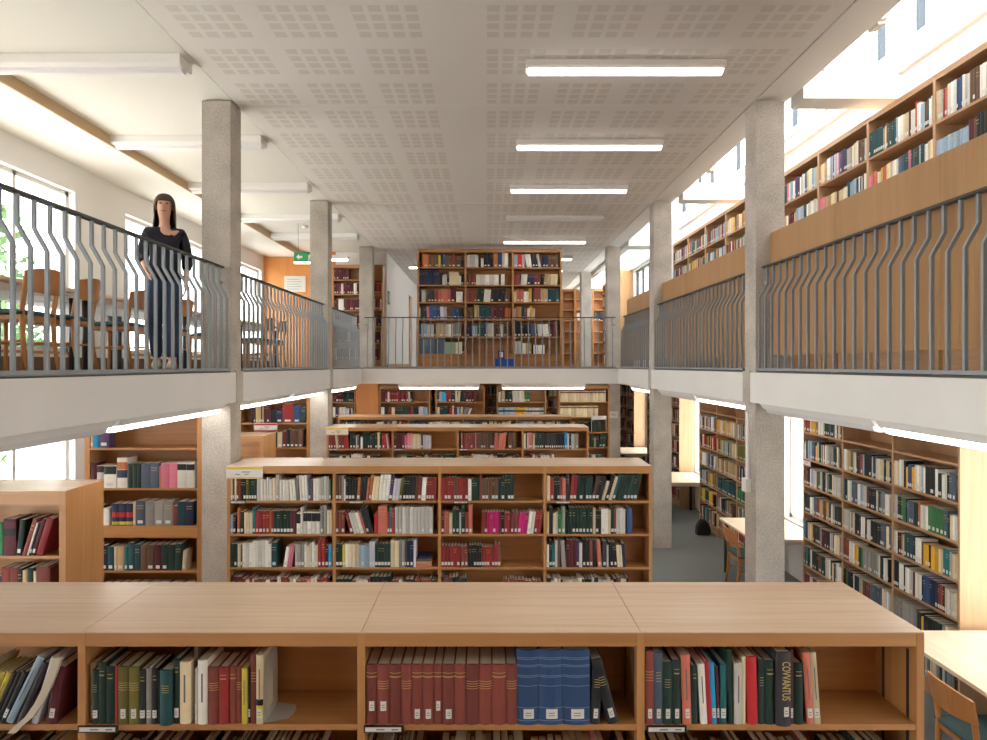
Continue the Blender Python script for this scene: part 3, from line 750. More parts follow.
# --- far lower wall of bookcases
FY = 14.5
FB = [CZ-.775, CZ-1.092, CZ-1.41, CZ-1.727, CZ-2.044, CZ-2.36, .15]
units = [(-3.26, -2.78), (-2.25, -1.21), (-1.07, -.06), (.22, 1.23), (1.52, 2.56)]
ulab = ['narrow far bookcase beside the second column under the slab', 'far lower bookcase of red and green volumes', 'far lower bookcase with maroon volumes under a lit batten', 'far lower bookcase with pale blue and golden periodicals', 'far lower bookcase full of uniform buff volumes']
fsp = {
 (0, 0): 'm:22,75,4 G:20,80,4 c:8,80', (0, 1): 'w:20,80 B:22,85 O:12,75 w:14,80,3 i:18,70,2 G:12,70 w:14,75,4',
 (1, 0): 'm:36,85 r:18,90 w:16,85 r:18,85,4 m:22,90 r:22,90 k:12,90 r:20,85,1,-6 w:16,80,1,-6 G:18,85,1,-6', (1, 1): 'w:28,80 G:34,85 r:26,80 c:26,80 G:22,80,5 m:18,85 r:22,80 G:26,80 n:16,80 i:18,85,2 l:20,80,2 n:18,80',
 (2, 0): 'G:18,85 a:22,85 C:34,80 r:20,80,2 G:34,85 w:16,100 c:20,90,1,5 G:20,90,2,5 m:22,90,4', (2, 1): 'c:20,80 G:34,85,2 _:14 r:26,80 w:12,90 r:14,80 n:14,80 l:18,80 c:18,80,1,8 g:18,75,2,18 w:16,70,1,22',
 (3, 0): 'w:20,80 b:30,90,1,-4 G:28,95,2 w:18,90,4,-5 c:20,95,1,-5 e:20,80,2', (3, 1): 'l^k55-72!:19,78,7 Y^k55-72!:17,78,5 a^k55-72!:19,76,8',
 (4, 0): 'c^d80-92!:22,90,17', (4, 1): 'c^d80-92!:22,90,14',
 (4, 2): 'c:24,80,5 _:30 k:20,80,4 _:10 G!:40,84 r!:8,80 G!:40,86', (4, 3): '_:240 G:20,90,2 b:14,80 G:24,90 G:24,100,2,9 w:14,90,1,12', (4, 4): '_:240 t:22,60 w:30,60 G:20,60 t:30,60',
}
for i, (a, b) in enumerate(units):
    bookcase(ulab[i], (0, FY, 0), 0, [a, b], .29, 2.42, FB, top='flush', lip=.05, ut=.03, group='bookcases along the far lower wall')
    for rr in range(5):
        txt = fsp.get((i, rr))
        c = Cell((a+.017, FY+.006, FB[rr]), 0, b-a-.034, .29, 'in the far lower bookcase', vis=1 if rr < 2 else .15)
        if txt: c.spec(txt, 1/(8.225*48.))
        elif rr < 3: c.rand(PAL_OLD, .9, .22, .03, .03)
struct('wall_far_pier', MB().box(-2.75, -2.28, 14.5, 14.8, 0, SB), M_ORANGE)
bookcase('bookcase glimpsed through the gaps in the far lower row', (0, 17.2, 0), 0, [-1.9+.95*k for k in range(5)], .28, 2.4, FB, top='flush', lip=.04)
for k in range(4):
    for rr in range(4):
        c = Cell((-1.9+.95*k+.02, 17.206, FB[rr]), 0, .91, .29, 'glimpsed in the far row', vis=.3); c.rand(list('gzbdcaGm'), .95, .23, .03, .035)
dsp = thing('display_stand', 'white display stand holding two green books by the end bookcase', 'stand', (2.345, 14.47, FB[2]))
MB().box(-.155, .155, -.02, .0, .265, .345).build('header_board', M_LABEL, dsp)
MB().box(-.155, -.150, -.02, .03, 0, .345).box(.150, .155, -.02, .03, 0, .345).build('side_panel', M_LABEL, dsp)

# --- right-hand wall bookcases on the lower floor (seen obliquely), rz=-90deg: along -y
RX = 3.81
RB = [CZ-.80-.317*k for k in range(7)]
def rot_case(label, y_far, n, w, group, H=2.38, boards=RB, x=RX, depth=.30, base=0.0, lip=.03, signs=None, ut=.026):
    cs = [w*k for k in range(n+1)]
    return bookcase(label, (x, y_far, base), -PI/2, cs, depth, H, [b-base for b in boards], top='flush', lip=lip, ut=ut, extra=signs, group=group, wm=(M_PH, M_PV))
gw = 'oak wall bookcases beside the aisle'
rot_case('tall oak wall bookcase beside the aisle, nearest the camera', 8.31, 3, .913, gw, signs=lambda t: sign(t, .0, RB[1]-.0, .20, .085, -.004, M_RED))
rot_case('tall oak wall bookcase beyond the desk with the chair', 12.36, 3, .913, gw)
rot_case('tall wall bookcase between the two farther glowing windows', 16.42, 3, .913, gw)
rot_case('farthest wall bookcase, beyond the last glowing window', 19.85, 2, .98, gw)
def rcell(yfar, bay, row, where, w=.913, x=RX, B=RB, vis=1.0):
    return Cell((x+.008, yfar-w*bay-.013, B[row]), -PI/2, w-.028, .29, where, vis=vis)
br = ['far', 'middle', 'near']
R1 = {
 (0, 0): 'b:22,230 m:24,230 r:30,225,3 w:18,220 Y:60,215,2 _:30', (0, 1): 'w:22,180 c:16,200 k:22,225,2 l:30,220,3 S:36,215,2 D:28,210 Y:28,180 a:22,215,2 k:26,235,2 a:18,205 e:20,205 w:22,205 d:22,215 w:20,205',
 (0, 2): 'd:30,215,2 G:44,200 k:34,220 w:20,210 P:20,220 l:30,220,2 w:28,205,2 R:28,195 e:28,205,2 a:24,205,2 k:26,215,3 w:24,215', (0, 3): 'G:28,220,3 k:24,210,2 w:26,190,3 l:22,200 S:26,210,3 r:22,200,2 b:26,200,3 z:26,205,3 Y:40,210',
 (0, 4): 'C:34,220 k:24,215,2 w:20,200 c:28,190,3 Y:26,200 k:34,205,3 G:28,205,2 g:24,200,2 m:26,200,4 k:26,205,3', (0, 5): 'k:26,215 t:30,215,2 k:26,215,2 w:22,205,2 G:24,210,4 k:24,200,2 z:26,205,3 G:28,205,3',
 (0, 6): 'd:26,205,5 w:22,200,3 d:26,205,4',
 (1, 1): 'w:26,220,2 c:30,215 b:26,215,2 o:24,205,2 c:28,205 w:28,210 k:34,220,2 d:28,205,2 l:26,205 k:44,225,3 w:22,210 n:30,210',
 (1, 2): 't:24,220 k:24,220,2 w:26,215,3 S:36,220,3 w:26,210,2 l:26,215,2 a:30,210,2 d:34,215 k:26,205,3 n:26,210,2', (1, 3): 'a:24,215,5 w:24,205 B:22,200 c:22,205,2 k:28,215,3 v:26,215 w:24,205,3 D:36,215 w:30,200,2 k:60,205,3',
 (1, 4): 'd:26,215,4 w:24,210,3 w:28,215 Y:40,195,2 G:26,200,2 e:24,200 g:34,210,8', (1, 5): 'k:24,215,2 o:24,215 G:24,205,2 k:30,215,2 w:22,205 G:28,205,3 f:30,205 b:34,195 z:34,200,2 d:34,200,2 S:40,210,4',
 (1, 6): 'k:24,215,3 G:28,205,6',
 (2, 1): 'c:24,225,2 a:26,225 w:34,245,2 k:34,240 Y:26,190 B:28,215,2 Y:20,200,2 w:30,225,3 l:26,220 w:26,220 k:64,235,2 w:36,230',
 (2, 2): 'a:26,225,2 k:28,215,2 e:30,215,2 k:24,215 S:30,205,3 G:30,205,2 O:28,225 w:34,205,3 e:52,215,4', (2, 3): 'w:26,205,2 k:26,200,2 O:20,195 c:24,190 E:46,220,3 k:24,205 w:28,215,3 z:24,200 Y:36,190,2 k:26,195 Y:50,195,2 c:28,200,2 t:40,220,2',
 (2, 4): 'k:24,240,3 w:34,240,2 k:22,235 w:30,225,2 a:26,220,2 m:28,215 w:30,220,3 k:20,215 B:44,230,2 n:34,225,3 d:28,215,2 k:26,215', (2, 5): 'g:30,215,11 k:30,200,2 Y:30,175 k:36,200,4 G:30,205,3', (2, 6): 'k:28,200,9',
}
for bay in range(3):
    for rr in range(7):
        txt = R1.get((bay, rr)); 
        if txt is None: continue
        c = rcell(8.31, bay, rr, '%s shelf, %s bay, nearest aisle wall bookcase' % (row_names[rr], br[bay]), vis=1 if rr < 6 else .3)
        c.spec(txt, .001); c.rand(list('wkacgSG'), random.choice((1, 1, .93)), .21, .015, .026, lean=0)
rnd2 = random.Random(5)
SPEC2 = {(0, 2): list('yykkRRrw'), (1, 1): list('YYYawwa'), (1, 3): list('bccbzb'), (1, 4): list('EEttEk'), (2, 4): list('eeGe'), (2, 2): list('ooYob'), (0, 5): list('kYyGwk')}
for case, (yf, n, w) in enumerate(((12.36, 3, .913), (16.42, 3, .913), (19.85, 2, .98))):
    for bay in range(n):
        for rr in range(1 if case == 0 else 0, 7):
            c = rcell(yf, bay, rr, 'in the aisle wall bookcase', w)
            c.rand(SPEC2.get((bay, rr), PAL_BR) if case == 0 else PAL_OLD, rnd2.uniform(.75, 1), .215, .02, .03, lean=.05, rnd=rnd2)

# --- upper right wall shelves
UX0 = 3.70
UPB = [CZ+2.40-.055-.34-.36*k for k in range(6)]
UH = CZ+2.40-GF
rot_case('long oak wall bookcase on the upper gallery under the clerestory', 13.71, 11, 1.0, None, H=UH, boards=UPB, x=UX0, depth=.28, base=GF, lip=.03, ut=.03)
UPS = {
 (7, 0): 'E:28,235,8 b:26,200 c:24,215 d:26,235 E:30,215,3 E:26,235 l:28,235 w:26,225,3 c:26,220,3 m:26,225 w:30,215,2 R:20,270 w:26,245,2',
 (7, 1): 'P:30,180,2 s:26,200,3 w:28,180,2 Y:26,205 O:30,205,2 c:30,215,3 w:28,215,3 S:40,220,2 E:34,225,2 P:34,235',
 (8, 0): 'c:26,245,2 a:26,240 r:26,230 s:26,235 w:34,250,3 B:30,245,2 w:30,250 a:26,240,2 z:34,250,3 w:30,245,4 b:30,250,3', (8, 1): 'l:34,200,11 m:26,235,2 z:26,230 k:40,250,3',
 (6, 0): 'O:24,205 c:28,210,3 b:26,215,2 w:24,235,3 l:28,235,2 r:22,225 i:28,235,3 P:22,225 S:26,230,2 v:24,235,3', (6, 1): 'P:40,200,3 b:34,190,4 c:30,195,4 z:20,180,2 c:28,185,4 w:26,190,2',
 (5, 0): 'O:20,220 r:26,215,2 E:30,215,3 P:26,225,2 c:26,215 l:26,225,3 w:26,215,2 v:30,235,4', (5, 1): 'l:30,200,3 b:26,205,2 w:26,195,2 r:20,190,2 m:30,205,3 k:22,180 c:26,190 Y:26,200 l:26,225,3',
 (4, 0): 'a:24,220,3 w:22,225 O:24,230 w:30,225,2 y:28,235,2 l:40,225,2 Y:44,235,2 c:30,215,3', (4, 1): 'c:24,215 r:24,205,3 O:24,205 R:26,220 P:24,215 c:26,205,2 l:30,220,3 w:26,210,3 r:26,220,4',
}
bru = {5: 'between columns', 6: 'hidden', 7: 'purple-spine', 8: 'dark teal', 9: 'nearest'}
rnd3 = random.Random(11)
for bay in range(11):
    for rr in range(2):
        c = Cell((UX0+.008, 13.71-bay-.016, UPB[rr]), -PI/2, .97, .30, '%s row of clerestory bookcase, %s bay from far end' % (row_names[rr], ['first','second','third','fourth','fifth','sixth','seventh','eighth','ninth','tenth','eleventh'][bay]), vis=1)
        txt = UPS.get((bay, rr))
        if txt: c.spec(txt, .001); c.rand(list('wcalbzEw'), 1, .225, .015, .028, lean=0)
        else: c.rand(list('wcallSBYObbdrtme'), rnd3.uniform(.85, 1), .215, .02, .028, lean=.1, rnd=rnd3)

# --- tall bookcase on the far gallery
MY = 14.55
MB_ = [CZ+v for v in (2.063, 1.69, 1.329, .97, .599, .236)]
MC = [-1.455, -.455, .545, 1.56]
bookcase('tall three-bay oak bookcase facing the atrium on the far gallery', (0, MY, GF), 0, MC, .32, CZ+2.446-GF, [z-GF for z in MB_], top='flush', lip=.05, ut=.036, st=.026)
UM = 1/(5.694*47.4)
MS = {
 (0, 0): '_:20 O:34,76 z:18,70,3 y:14,68 k:10,70 B:16,80 z:16,75,2 d:24,80 z:30,65 k:16,60 d:20,58 D:20,60', (0, 1): 'n!:16,84,7 k:18,70 w:12,55 a:14,60 k:12,40 c:56,74 w:12,50 k:14,60,3',
 (0, 2): 'n:14,65 a:22,70 z:14,60 D:16,65,2 d:18,60,1,3 s:18,72,4 m:26,80 _:6 w:36,58,3', (0, 3): 'w:8,60 G:16,70,2,-3 P:14,70,1,-3 B:20,75,3,-3 i:18,70,2,-3 z:16,60,2,-3 B:20,60,2,-8 k:16,60,2,-3 d:12,60,2,-3',
 (0, 4): 'n:10,70 l:16,75,2 a:20,70,2 k:10,70 b:20,72,3 w:12,70,3 g:16,75,3 k:16,70', (0, 5): 'S!:28,100,5 _:6 f:60,66 c:18,66,2 k:12,70,2',
 (1, 0): 'a:16,70,3 w:18,70 k:14,60 w:16,50 k:18,80,3 O:24,80 B:24,85 a:14,80 w:20,80 E:40,92 l:18,90,3 S:24,92', (1, 1): 'z:12,60 d:14,60,3 w:26,58,5 D:12,60 w:10,60,2',
 (1, 2): 'd:14,75,4 G:20,75,2,4 w:18,70,2,5 k:20,76,4,6 z:20,70,2,8 k:24,76,4,7', (1, 3): 'z:12,65,3 _:6 b:14,80,2 E:18,76,4 r:12,65 m:16,76,4 O:16,60,2 y:14,60 S:16,70,4 d:14,70', (1, 4): 'n:16,60,2 l:14,60,2 E:20,74,3 a:16,75,2 z:14,70,3 a:14,70 z:18,60,3,-4 k:18,65,2,-12 i:14,60,1,-14',
 (2, 0): 'l:10,70,2 R:26,74 a:14,70,1 w:16,74,2,-8 k:16,74,2,-10 a:14,74,1,-12 _:8 n:16,70,2 z:14,70,5 d:20,75,1 s:20,84,4', (2, 1): 'd:12,60,1,-6 d:12,60,2,-6 w:18,60,2,6 n:20,60,2,6 d:16,60,2,6 k:20,60,1,8 b:16,60,2,8 c:20,60,4,5',
 (2, 2): 'c:14,60 s:20,70,2 w:14,60,2 Y:18,76 k:10,60 d:20,80,2 b:20,75,2 E:24,70,2 E:20,76 w:16,70,5', (2, 3): 'a:10,60 O:16,70 b:16,70 E:18,70 d:14,60 w:16,60 Y:14,70 c:14,60', (2, 4): 'k:20,84,2,-3 k:18,70,3,-5 S:18,70,2,-6 w:20,70,3,-8 m:14,76,2 d:16,74,8', (2, 5): 'a:16,70,3 w:18,60 b:16,60,2 k:10,50 w:20,50,3',
}
for bay in range(3):
    for rr in range(6):
        txt = MS.get((bay, rr))
        if txt is None: continue
        Cell((MC[bay]+.02, MY+.006, MB_[rr]), 0, MC[bay+1]-MC[bay]-.04, .33, 'in the %s bay of the far gallery bookcase' % ['first', 'middle', 'last'][bay]).spec(txt, UM)

# red-volume bookcase upper left, empty ones at the far right
VB = [CZ+v for v in (1.883, 1.564, 1.21, .86, .5, .12)]
bookcase('gallery bookcase of dark red bound volumes behind the columns', (0, 15.2, GF), 0, [-3.39, -2.31], .3, CZ+2.21-GF, [z-GF for z in VB], top='flush', lip=.05)
for rr, fl in enumerate((.3, 1, 1, 1, .98, .9)):
    c = Cell((-3.39+.016, 15.206, VB[rr]), 0, 1.04, .28, 'in the dark red gallery bookcase'); c.rand(list('mmmrmmw') if rr else list('m'), fl, .235, .01, .032, lean=0)
for a, b, lab in ((2.38, 2.76, 'narrow empty oak bookcase behind the tall far gallery case'), (2.80, 3.3, 'second narrow oak bookcase deep behind the third column'), (3.34, 3.72, 'narrow bookcase between the two deep white columns')):
    bookcase(lab, (0, 21.7, GF), 0, [a, b], .3, 2.44, [.1+.34*k for k in reversed(range(7))], top='flush', lip=.04, group='narrow bookcases at the far gallery end')
c = Cell((3.36, 21.706, GF+.1+.34*4), 0, .34, .3, 'deep'); c.rand(list('SkE'), .8, .25, .02, .04)
c = Cell((2.82, 21.706, GF+.1+.34*4), 0, .46, .3, 'deep'); c.rand(list('waE'), .8, .25, .02, .04)
bookcase('bookcase end standing behind the deep columns, filled with pale books', (3.45, 20.6, GF), -PI/2, [0, .9], .3, 2.44, [.1+.34*k for k in reversed(range(7))], top='flush', lip=.04)
for rr in range(6):
    c = Cell((3.458, 20.6-.016, GF+.1+.34*rr), -PI/2, .86, .3, 'deep'); c.rand(list('wabSdO'), .95, .25, .02, .03)

# ------------------------------------------------------------------ turn the records into books
def proj(p): return (CXP+F*p.x/p.y, CYP-F*(p.z-CZ)/p.y)
def area(b):
    q = [proj(b['M'] @ Vector(v)) for v in ((0, 0, 0), (b['t'], 0, 0), (b['t'], 0, b['h']), (0, 0, b['h']))]
    cx = sum(p[0] for p in q)/4; cy = sum(p[1] for p in q)/4
    if not (-4 < cx < 991 and -4 < cy < 744): return 0
    a = abs(sum(q[i][0]*q[(i+1) % 4][1]-q[(i+1) % 4][0]*q[i][1] for i in range(4)))/2
    a *= b['cell'].vis
    # hidden behind what stands in front
    wx, wy, wz = b['M'].translation
    if cy > 578 and wy > 3 and cx < 905: a *= .05
    if cy < 384 and wz < SB and wy > 4: a *= .2
    if 747 < cx < 785 and wy > 7: a *= .05
    if 202 < cx < 228 and wy > 7: a *= .05
    return a
for b in BOOKS: b['a'] = 1e6 if b['cell'].near else area(b)
BOOKS.sort(key=lambda b: -b['a'])
ORD = ['zeroth', 'first', 'second', 'third', 'fourth', 'fifth', 'sixth', 'seventh', 'eighth', 'ninth', 'tenth', 'eleventh', 'twelfth', 'thirteenth', 'fourteenth', 'fifteenth', 'sixteenth', 'seventeenth', 'eighteenth', 'nineteenth', 'twentieth']
TENS = {2: 'twenty', 3: 'thirty', 4: 'forty'}
def ordinal(n):
    if n <= 20: return ORD[n]
    return TENS[n//10] + ('-' + ORD[n % 10] if n % 10 else '')
def short_where(w): return w

def spine_arc(t, bulge, n=6):
    return [(t*k/n, -bulge*(1-((2*k/n)-1)**2)) for k in range(n+1)]
def arc_band(mb, t, bulge, u0, u1, z0, z1, off, m=0, n=6):
    pts = []
    for k in range(n+1):
        u = u0+(u1-u0)*k/n
        pts.append((t*u, -bulge*(1-(2*u-1)**2)-off))
    i = len(mb.v)
    for x, y in pts: mb.v += [(x, y, z0), (x, y, z1), (x, y+off+.0004, z0), (x, y+off+.0004, z1)]
    for k in range(n):
        a = i+4*k; c = a+4
        for f in ((a, c, c+1, a+1), (a+1, c+1, c+3, a+3), (a+2, c+2, c, a)): mb.f.append(f); mb.m.append(m)
def near_book(b, name, label, group):
    t, h, d = b['t'], b['h'], b['d']; bt = .0022 if t > .012 else .0012
    mb = MB(); bu = min(.009, t*.2)
    arc = spine_arc(t, bu)
    # cover: spine and two boards as one C-shaped section
    poly = arc + [(t, d), (t-bt, d), (t-bt, .004)] + [(bt, .004), (bt, d), (0, d)]
    # cut into quads: spine part and two boards
    mb.prism([(x, y) for x, y in arc] + [(t, .004), (0, .004)], 0, h)
    mb.prism([(t-bt, .004), (t, .004), (t, d), (t-bt, d)], 0, h)
    mb.prism([(0, .004), (bt, .004), (bt, d), (0, d)], 0, h)
    o = mb.build(name, BM[b['c']])
    o.matrix_world = b['M']
    tag(o, label, 'book', group)
    MB().box(bt, t-bt, .0041, d-.004, .003, h-.004).build('page_block', M_PAPER, o)
    rnd = random.Random(int(b['M'].translation.x*10000))
    lab = b['lab']
    if lab:
        z0 = .022 if lab == 1 else .05
        if lab == 3: z0 = .035
        u = (.12, .88) if t < .026 else ((.30, .78) if lab != 3 else (.45, .8))
        m = MB(); arc_band(m, t, bu, u[0], u[1], z0, z0+(.034 if h > .2 else .028), .0006)
        q = m.build('spine_label', M_LABEL, o)
        m = MB()
        for kk in range(2): arc_band(m, t, bu, u[0]+.2*(u[1]-u[0]), u[0]+.75*(u[1]-u[0]), z0+.010+.009*kk, z0+.0125+.009*kk, .0009)
        m.build('print', M_INK, q)
    for bc, q0, q1 in b['bands']:
        m = MB(); arc_band(m, t, bu, 0, 1, h*q0, h*q1, .0004); m.build('colour_band', BM[bc], o)
    if b['c'] in 'dGoBErSk' and t > .018 and lab != 3:
        m = MB() if b['c'] != 'B' else None
        zs = [.90, .88, .80, .78, .66, .64, .52] if b['c'] == 'B' else ([.86, .80, .79] if rnd.random() < .6 else [.72, .68, .64, .60])
        for z in zs:
            w = .0 if b['c'] in 'Bod' else .2
            if m is None:
                m1 = MB(); arc_band(m1, t, bu, 0, 1, h*z, h*z+.0013, .0004); m1.build('spine_band', plain_blue, o)
            else: arc_band(m, t, bu, w, 1-w, h*z, h*z+.0013, .0004)
        if m is None:
            for z in (.014, .06):
                m1 = MB(); arc_band(m1, t, bu, 0, 1, z, z+.0014, .0004); m1.build('spine_band', plain_blue, o)
        else: m.build('gilt_stripe', M_GOLD, o)
    elif t > .014 and b['c'] in 'wcilsy':
        m = MB(); arc_band(m, t, bu, .42, .58, h*.35, h*.8, .0004)
        m.build('spine_title', M_INK, o)
    if lab == 3:
        cu = bpy.data.curves.new('title', 'FONT'); cu.body = 'COVVANTUS'; cu.size = t*.60; cu.extrude = .0004; cu.align_x = 'LEFT'
        q = bpy.data.objects.new('title', cu); C.objects.link(q); q.parent = o; cu.materials.append(M_GOLD)
        q.matrix_local = Matrix.Translation((t*.62, -bu-.0006, h*.92)) @ Matrix(((0, 1, 0, 0), (0, 0, -1, 0), (-1, 0, 0, 0), (0, 0, 0, 1)))
        bpy.context.view_layer.update()
        dx = max(q.dimensions.x, 1e-4); s_ = h*.52/dx; dy = q.dimensions.y
        me = bpy.data.meshes.new_from_object(q.evaluated_get(bpy.context.evaluated_depsgraph_get()))
        me.materials.clear(); me.materials.append(M_GOLD)
        bpy.data.objects.remove(q)
        q = bpy.data.objects.new('title', me); C.objects.link(q); q.parent = o
        q.matrix_local = Matrix.Translation((t*.34, -bu*.98-.0008, h*.88)) @ Matrix(((0, 1, 0, 0), (0, 0, -1, 0), (-1, 0, 0, 0), (0, 0, 0, 1))) @ Matrix.Diagonal((s_, 1.3, 1, 1))
    return o
plain_blue = plain('pale blue band', (120, 150, 196), .5)
def small_book_faces(mb, b, slot):
    """cover, page top and spine label of a far book, in its own frame"""
    t, h, d = b['t'], b['h'], b['d']; bu = min(.006, t*.2)
    i = len(mb.v)
    t -= .0008; pr = [(0, 0), (t*.2, -bu*.7), (t*.5, -bu), (t*.8, -bu*.7), (t, 0), (t, d), (0, d)]
    n = len(pr)
    mb.v += [(x, y, 0) for x, y in pr]+[(x, y, h) for x, y in pr]
    for k in range(n): mb.f.append((i+k, i+(k+1) % n, i+n+(k+1) % n, i+n+k)); mb.m.append(slot['#'])
    mb.f.append(tuple(i+k for k in reversed(range(n)))); mb.m.append(slot['#'])
    mb.f.append(tuple(i+n+k for k in range(n))); mb.m.append(slot['#'])
    e = t*.12; mb.quad([(e, .004, h+.0004), (t-e, .004, h+.0004), (t-e, d-.003, h+.0004), (e, d-.003, h+.0004)], slot['p#'])
    if b['lab']:
        z0 = .02; z1 = .02+.03
        if t > .03: u0, u1 = .22, .78
        else: u0, u1 = .08, .92
        y = -bu-.0006
        mb.quad([(t*u0, y, z0), (t*u1, y, z0), (t*u1, y, z1), (t*u0, y, z1)], slot['l#'])
    for bc, q0, q1 in b.get('bands', ()):
        y = -bu-.0003
        pts = [(x, yy-.0004) for x, yy in pr[:5]]
        for (xa, ya), (xb, yb) in zip(pts, pts[1:]):
            mb.quad([(xa, ya, h*q0), (xb, yb, h*q0), (xb, yb, h*q1), (xa, ya, h*q1)], slot[bc] if bc in slot else slot['#'])
    if not b.get('bands') and b['h'] > .17 and t > .02 and (int(b['M'].translation.z*977+b['M'].translation.x*991+b['M'].translation.y*613) % 3 == 0):
        y = -bu-.0005
        mb.quad([(t*.15, y, h*.8), (t*.85, y, h*.8), (t*.85, y, h*.8+.004), (t*.15, y, h*.8+.004)], slot['g#'])
        mb.quad([(t*.15, y, h*.7), (t*.85, y, h*.7), (t*.85, y, h*.7+.003), (t*.15, y, h*.7+.003)], slot['g#'])
LIMIT = 290
cnt = 0
stuff = []
keys = list(COL)
for b in BOOKS:
    if cnt < LIMIT and b['a'] > 0:
        cnt += 1
        col = b['look'] or COL[b['c']][1]
        size = 'slim' if b['t'] < .022 else ('thick' if b['t'] > .05 else None)
        lead = (size+' ' if size else '')+col
        lead = lead if 'volume' in lead else lead+' book'
        label = '%s, %s along %s' % (lead, ordinal(b['n']), b['cell'].where)
        lw = label.split()
        b['label'] = label
        if b['cell'].near:
            near_book(b, 'book', label, 'books '+b['cell'].where)
        else:
            bk = sorted(set(q[0] for q in b['bands']))
            # slot keys: the cover is '#'
            mb = MB(); small_book_faces(mb, b, dict({'#': 0, 'p#': 1, 'l#': 2, 'g#': 3}, **{q: 4+i for i, q in enumerate(bk)}))
            me = mb.mesh('book', [BM[b['c']], M_PAPER, M_LABEL, M_GOLD]+[BM[q] for q in bk])
            o = bpy.data.objects.new('book', me); C.objects.link(o); o.matrix_world = b['M']
            tag(o, label, 'book', 'books '+b['cell'].where)
    else:
        stuff.append(b)
mb = MB(); slots = {k: i for i, k in enumerate(keys)}
nk = len(keys)
for b in stuff:
    i0 = len(mb.v); small_book_faces(mb, b, dict({'#': slots[b['c']], 'p#': nk, 'l#': nk+1, 'g#': nk+2}, **slots))
    M = b['M']
    for i in range(i0, len(mb.v)): mb.v[i] = tuple(M @ Vector(mb.v[i]))
me = mb.mesh('distant_books', [BM[k] for k in keys]+[M_PAPER, M_LABEL, M_GOLD])
o = bpy.data.objects.new('distant_books', me); C.objects.link(o)
tag(o, 'the many smaller books filling the farther shelves and wall bookcases', 'books', None, 'stuff')
print('BOOKS', len(BOOKS), 'things', cnt, 'stuff', len(stuff), 'smallest', min([b['a'] for b in BOOKS[:LIMIT]]))

# a horizontal pile of four books at the end of the book-pile bay
px = CEN[2]-.014-.135; z = BZ[2]+.0008
for k, (c, t, w) in enumerate((('s', .026, .155), ('b', .024, .15), ('z', .022, .145), ('n', .024, .13))):
    b = dict(t=t, h=w, d=.17, c=c, lab=0, M=Matrix.Translation((px+w/2+.01*(k-1.5)*.4, YF[1]+.012, z)) @ Matrix(((0, 0, -1, 0), (0, 1, 0, 0), (1, 0, 0, 0), (0, 0, 0, 1))))
    mb = MB(); small_book_faces(mb, b, {'#': 0, 'p#': 1, 'l#': 2, 'g#': 3})
    me = mb.mesh('book', [BM[c], M_PAPER, M_LABEL, M_GOLD]); o = bpy.data.objects.new('book', me); C.objects.link(o); o.matrix_world = b['M']
    tag(o, ['salmon book at the bottom', 'tan book second from the bottom', 'brown book second from the top', 'navy book on top'][k]+' of the flat pile, second-row bookcase', 'book', 'flat pile of books')
    z += t+.0012

# grey bookend with an arched cut-out in the nearest bookcase
bx = CEN[1]+.014+XB_END+.003
be = thing('bookend', 'grey steel bookend holding the last cream book in the nearest bookcase', 'bookend', (bx, YF[0]+.012, BZ[0]+.0008))
mb = MB(); D, Hh = .15, .232
arch = [(D*.30, .03), (D*.30, .13)]+[(D*.5-D*.2*math.cos(PI*k/8), .13+.03*math.sin(PI*k/8)) for k in range(1, 8)]+[(D*.70, .13), (D*.70, .03)]
n = len(arch)
outer = [(0, 0), (0, Hh*.6)]+[(D*.5-D*.5*math.cos(PI*k/8), Hh*.93+.016*math.sin(PI*k/8)) for k in range(1, 8)]+[(D, Hh*.6), (D, 0)]
for (p, q), (p2, q2), (a, b_), (a2, b2) in zip(outer, outer[1:], arch, arch[1:]):
    mb.quad([(0, p, q), (0, p2, q2), (0, a2, b2), (0, a, b_)])
mb.quad([(0, 0, 0), (0, D*.30, .03), (0, D*.70, .03), (0, D, 0)])
o = mb.build('upright_plate', M_BOOKEND, be); s_ = o.modifiers.new('t', 'SOLIDIFY'); s_.thickness = .0018; s_.offset = 0
MB().prism([(0, .0), (.075, .03), (.085, .06), (.085, .10), (.075, .13), (0, .15)], 0, .0018).build('foot', M_BOOKEND, be, bevel=.0005)

# drooping pamphlet between the tilted books
pm = MB()
x0 = CEN[1]-.014-.225
path = [(.150, .245), (.135, .20), (.112, .14), (.085, .085), (.050, .035), (.012, .003), (-.012, -.022)]
for k, ((a, z), (a2, z2)) in enumerate(zip(path, path[1:])):
    for dx, m in ((0, 0),):
        pm.box(0, 0, 0, 0, 0, 0) if False else None
        i = len(pm.v)
        for (xx, zz) in ((a, z), (a2, z2)):
            pm.v += [(xx, -.016, zz), (xx+.030, -.016, zz+.002), (xx+.030, -.001, zz+.002), (xx, -.001, zz)]
        for f in ((0, 1, 5, 4), (1, 2, 6, 5), (2, 3, 7, 6), (3, 0, 4, 7)): pm.f.append(tuple(i+q for q in f)); pm.m.append(0)
        if k == 0: pm.f.append((i, i+1, i+2, i+3)); pm.m.append(0)
        if k == len(path)-2: pm.f.append((i+4, i+5, i+6, i+7)); pm.m.append(0)
o = pm.build('pamphlet', plain('pamphlet paper', (206, 194, 176), .8)); o.location = (x0, YF[0]-.006, BZ[0]+.002)
tag(o, 'floppy cream pamphlet drooping over the shelf edge among tilted books', 'pamphlet')

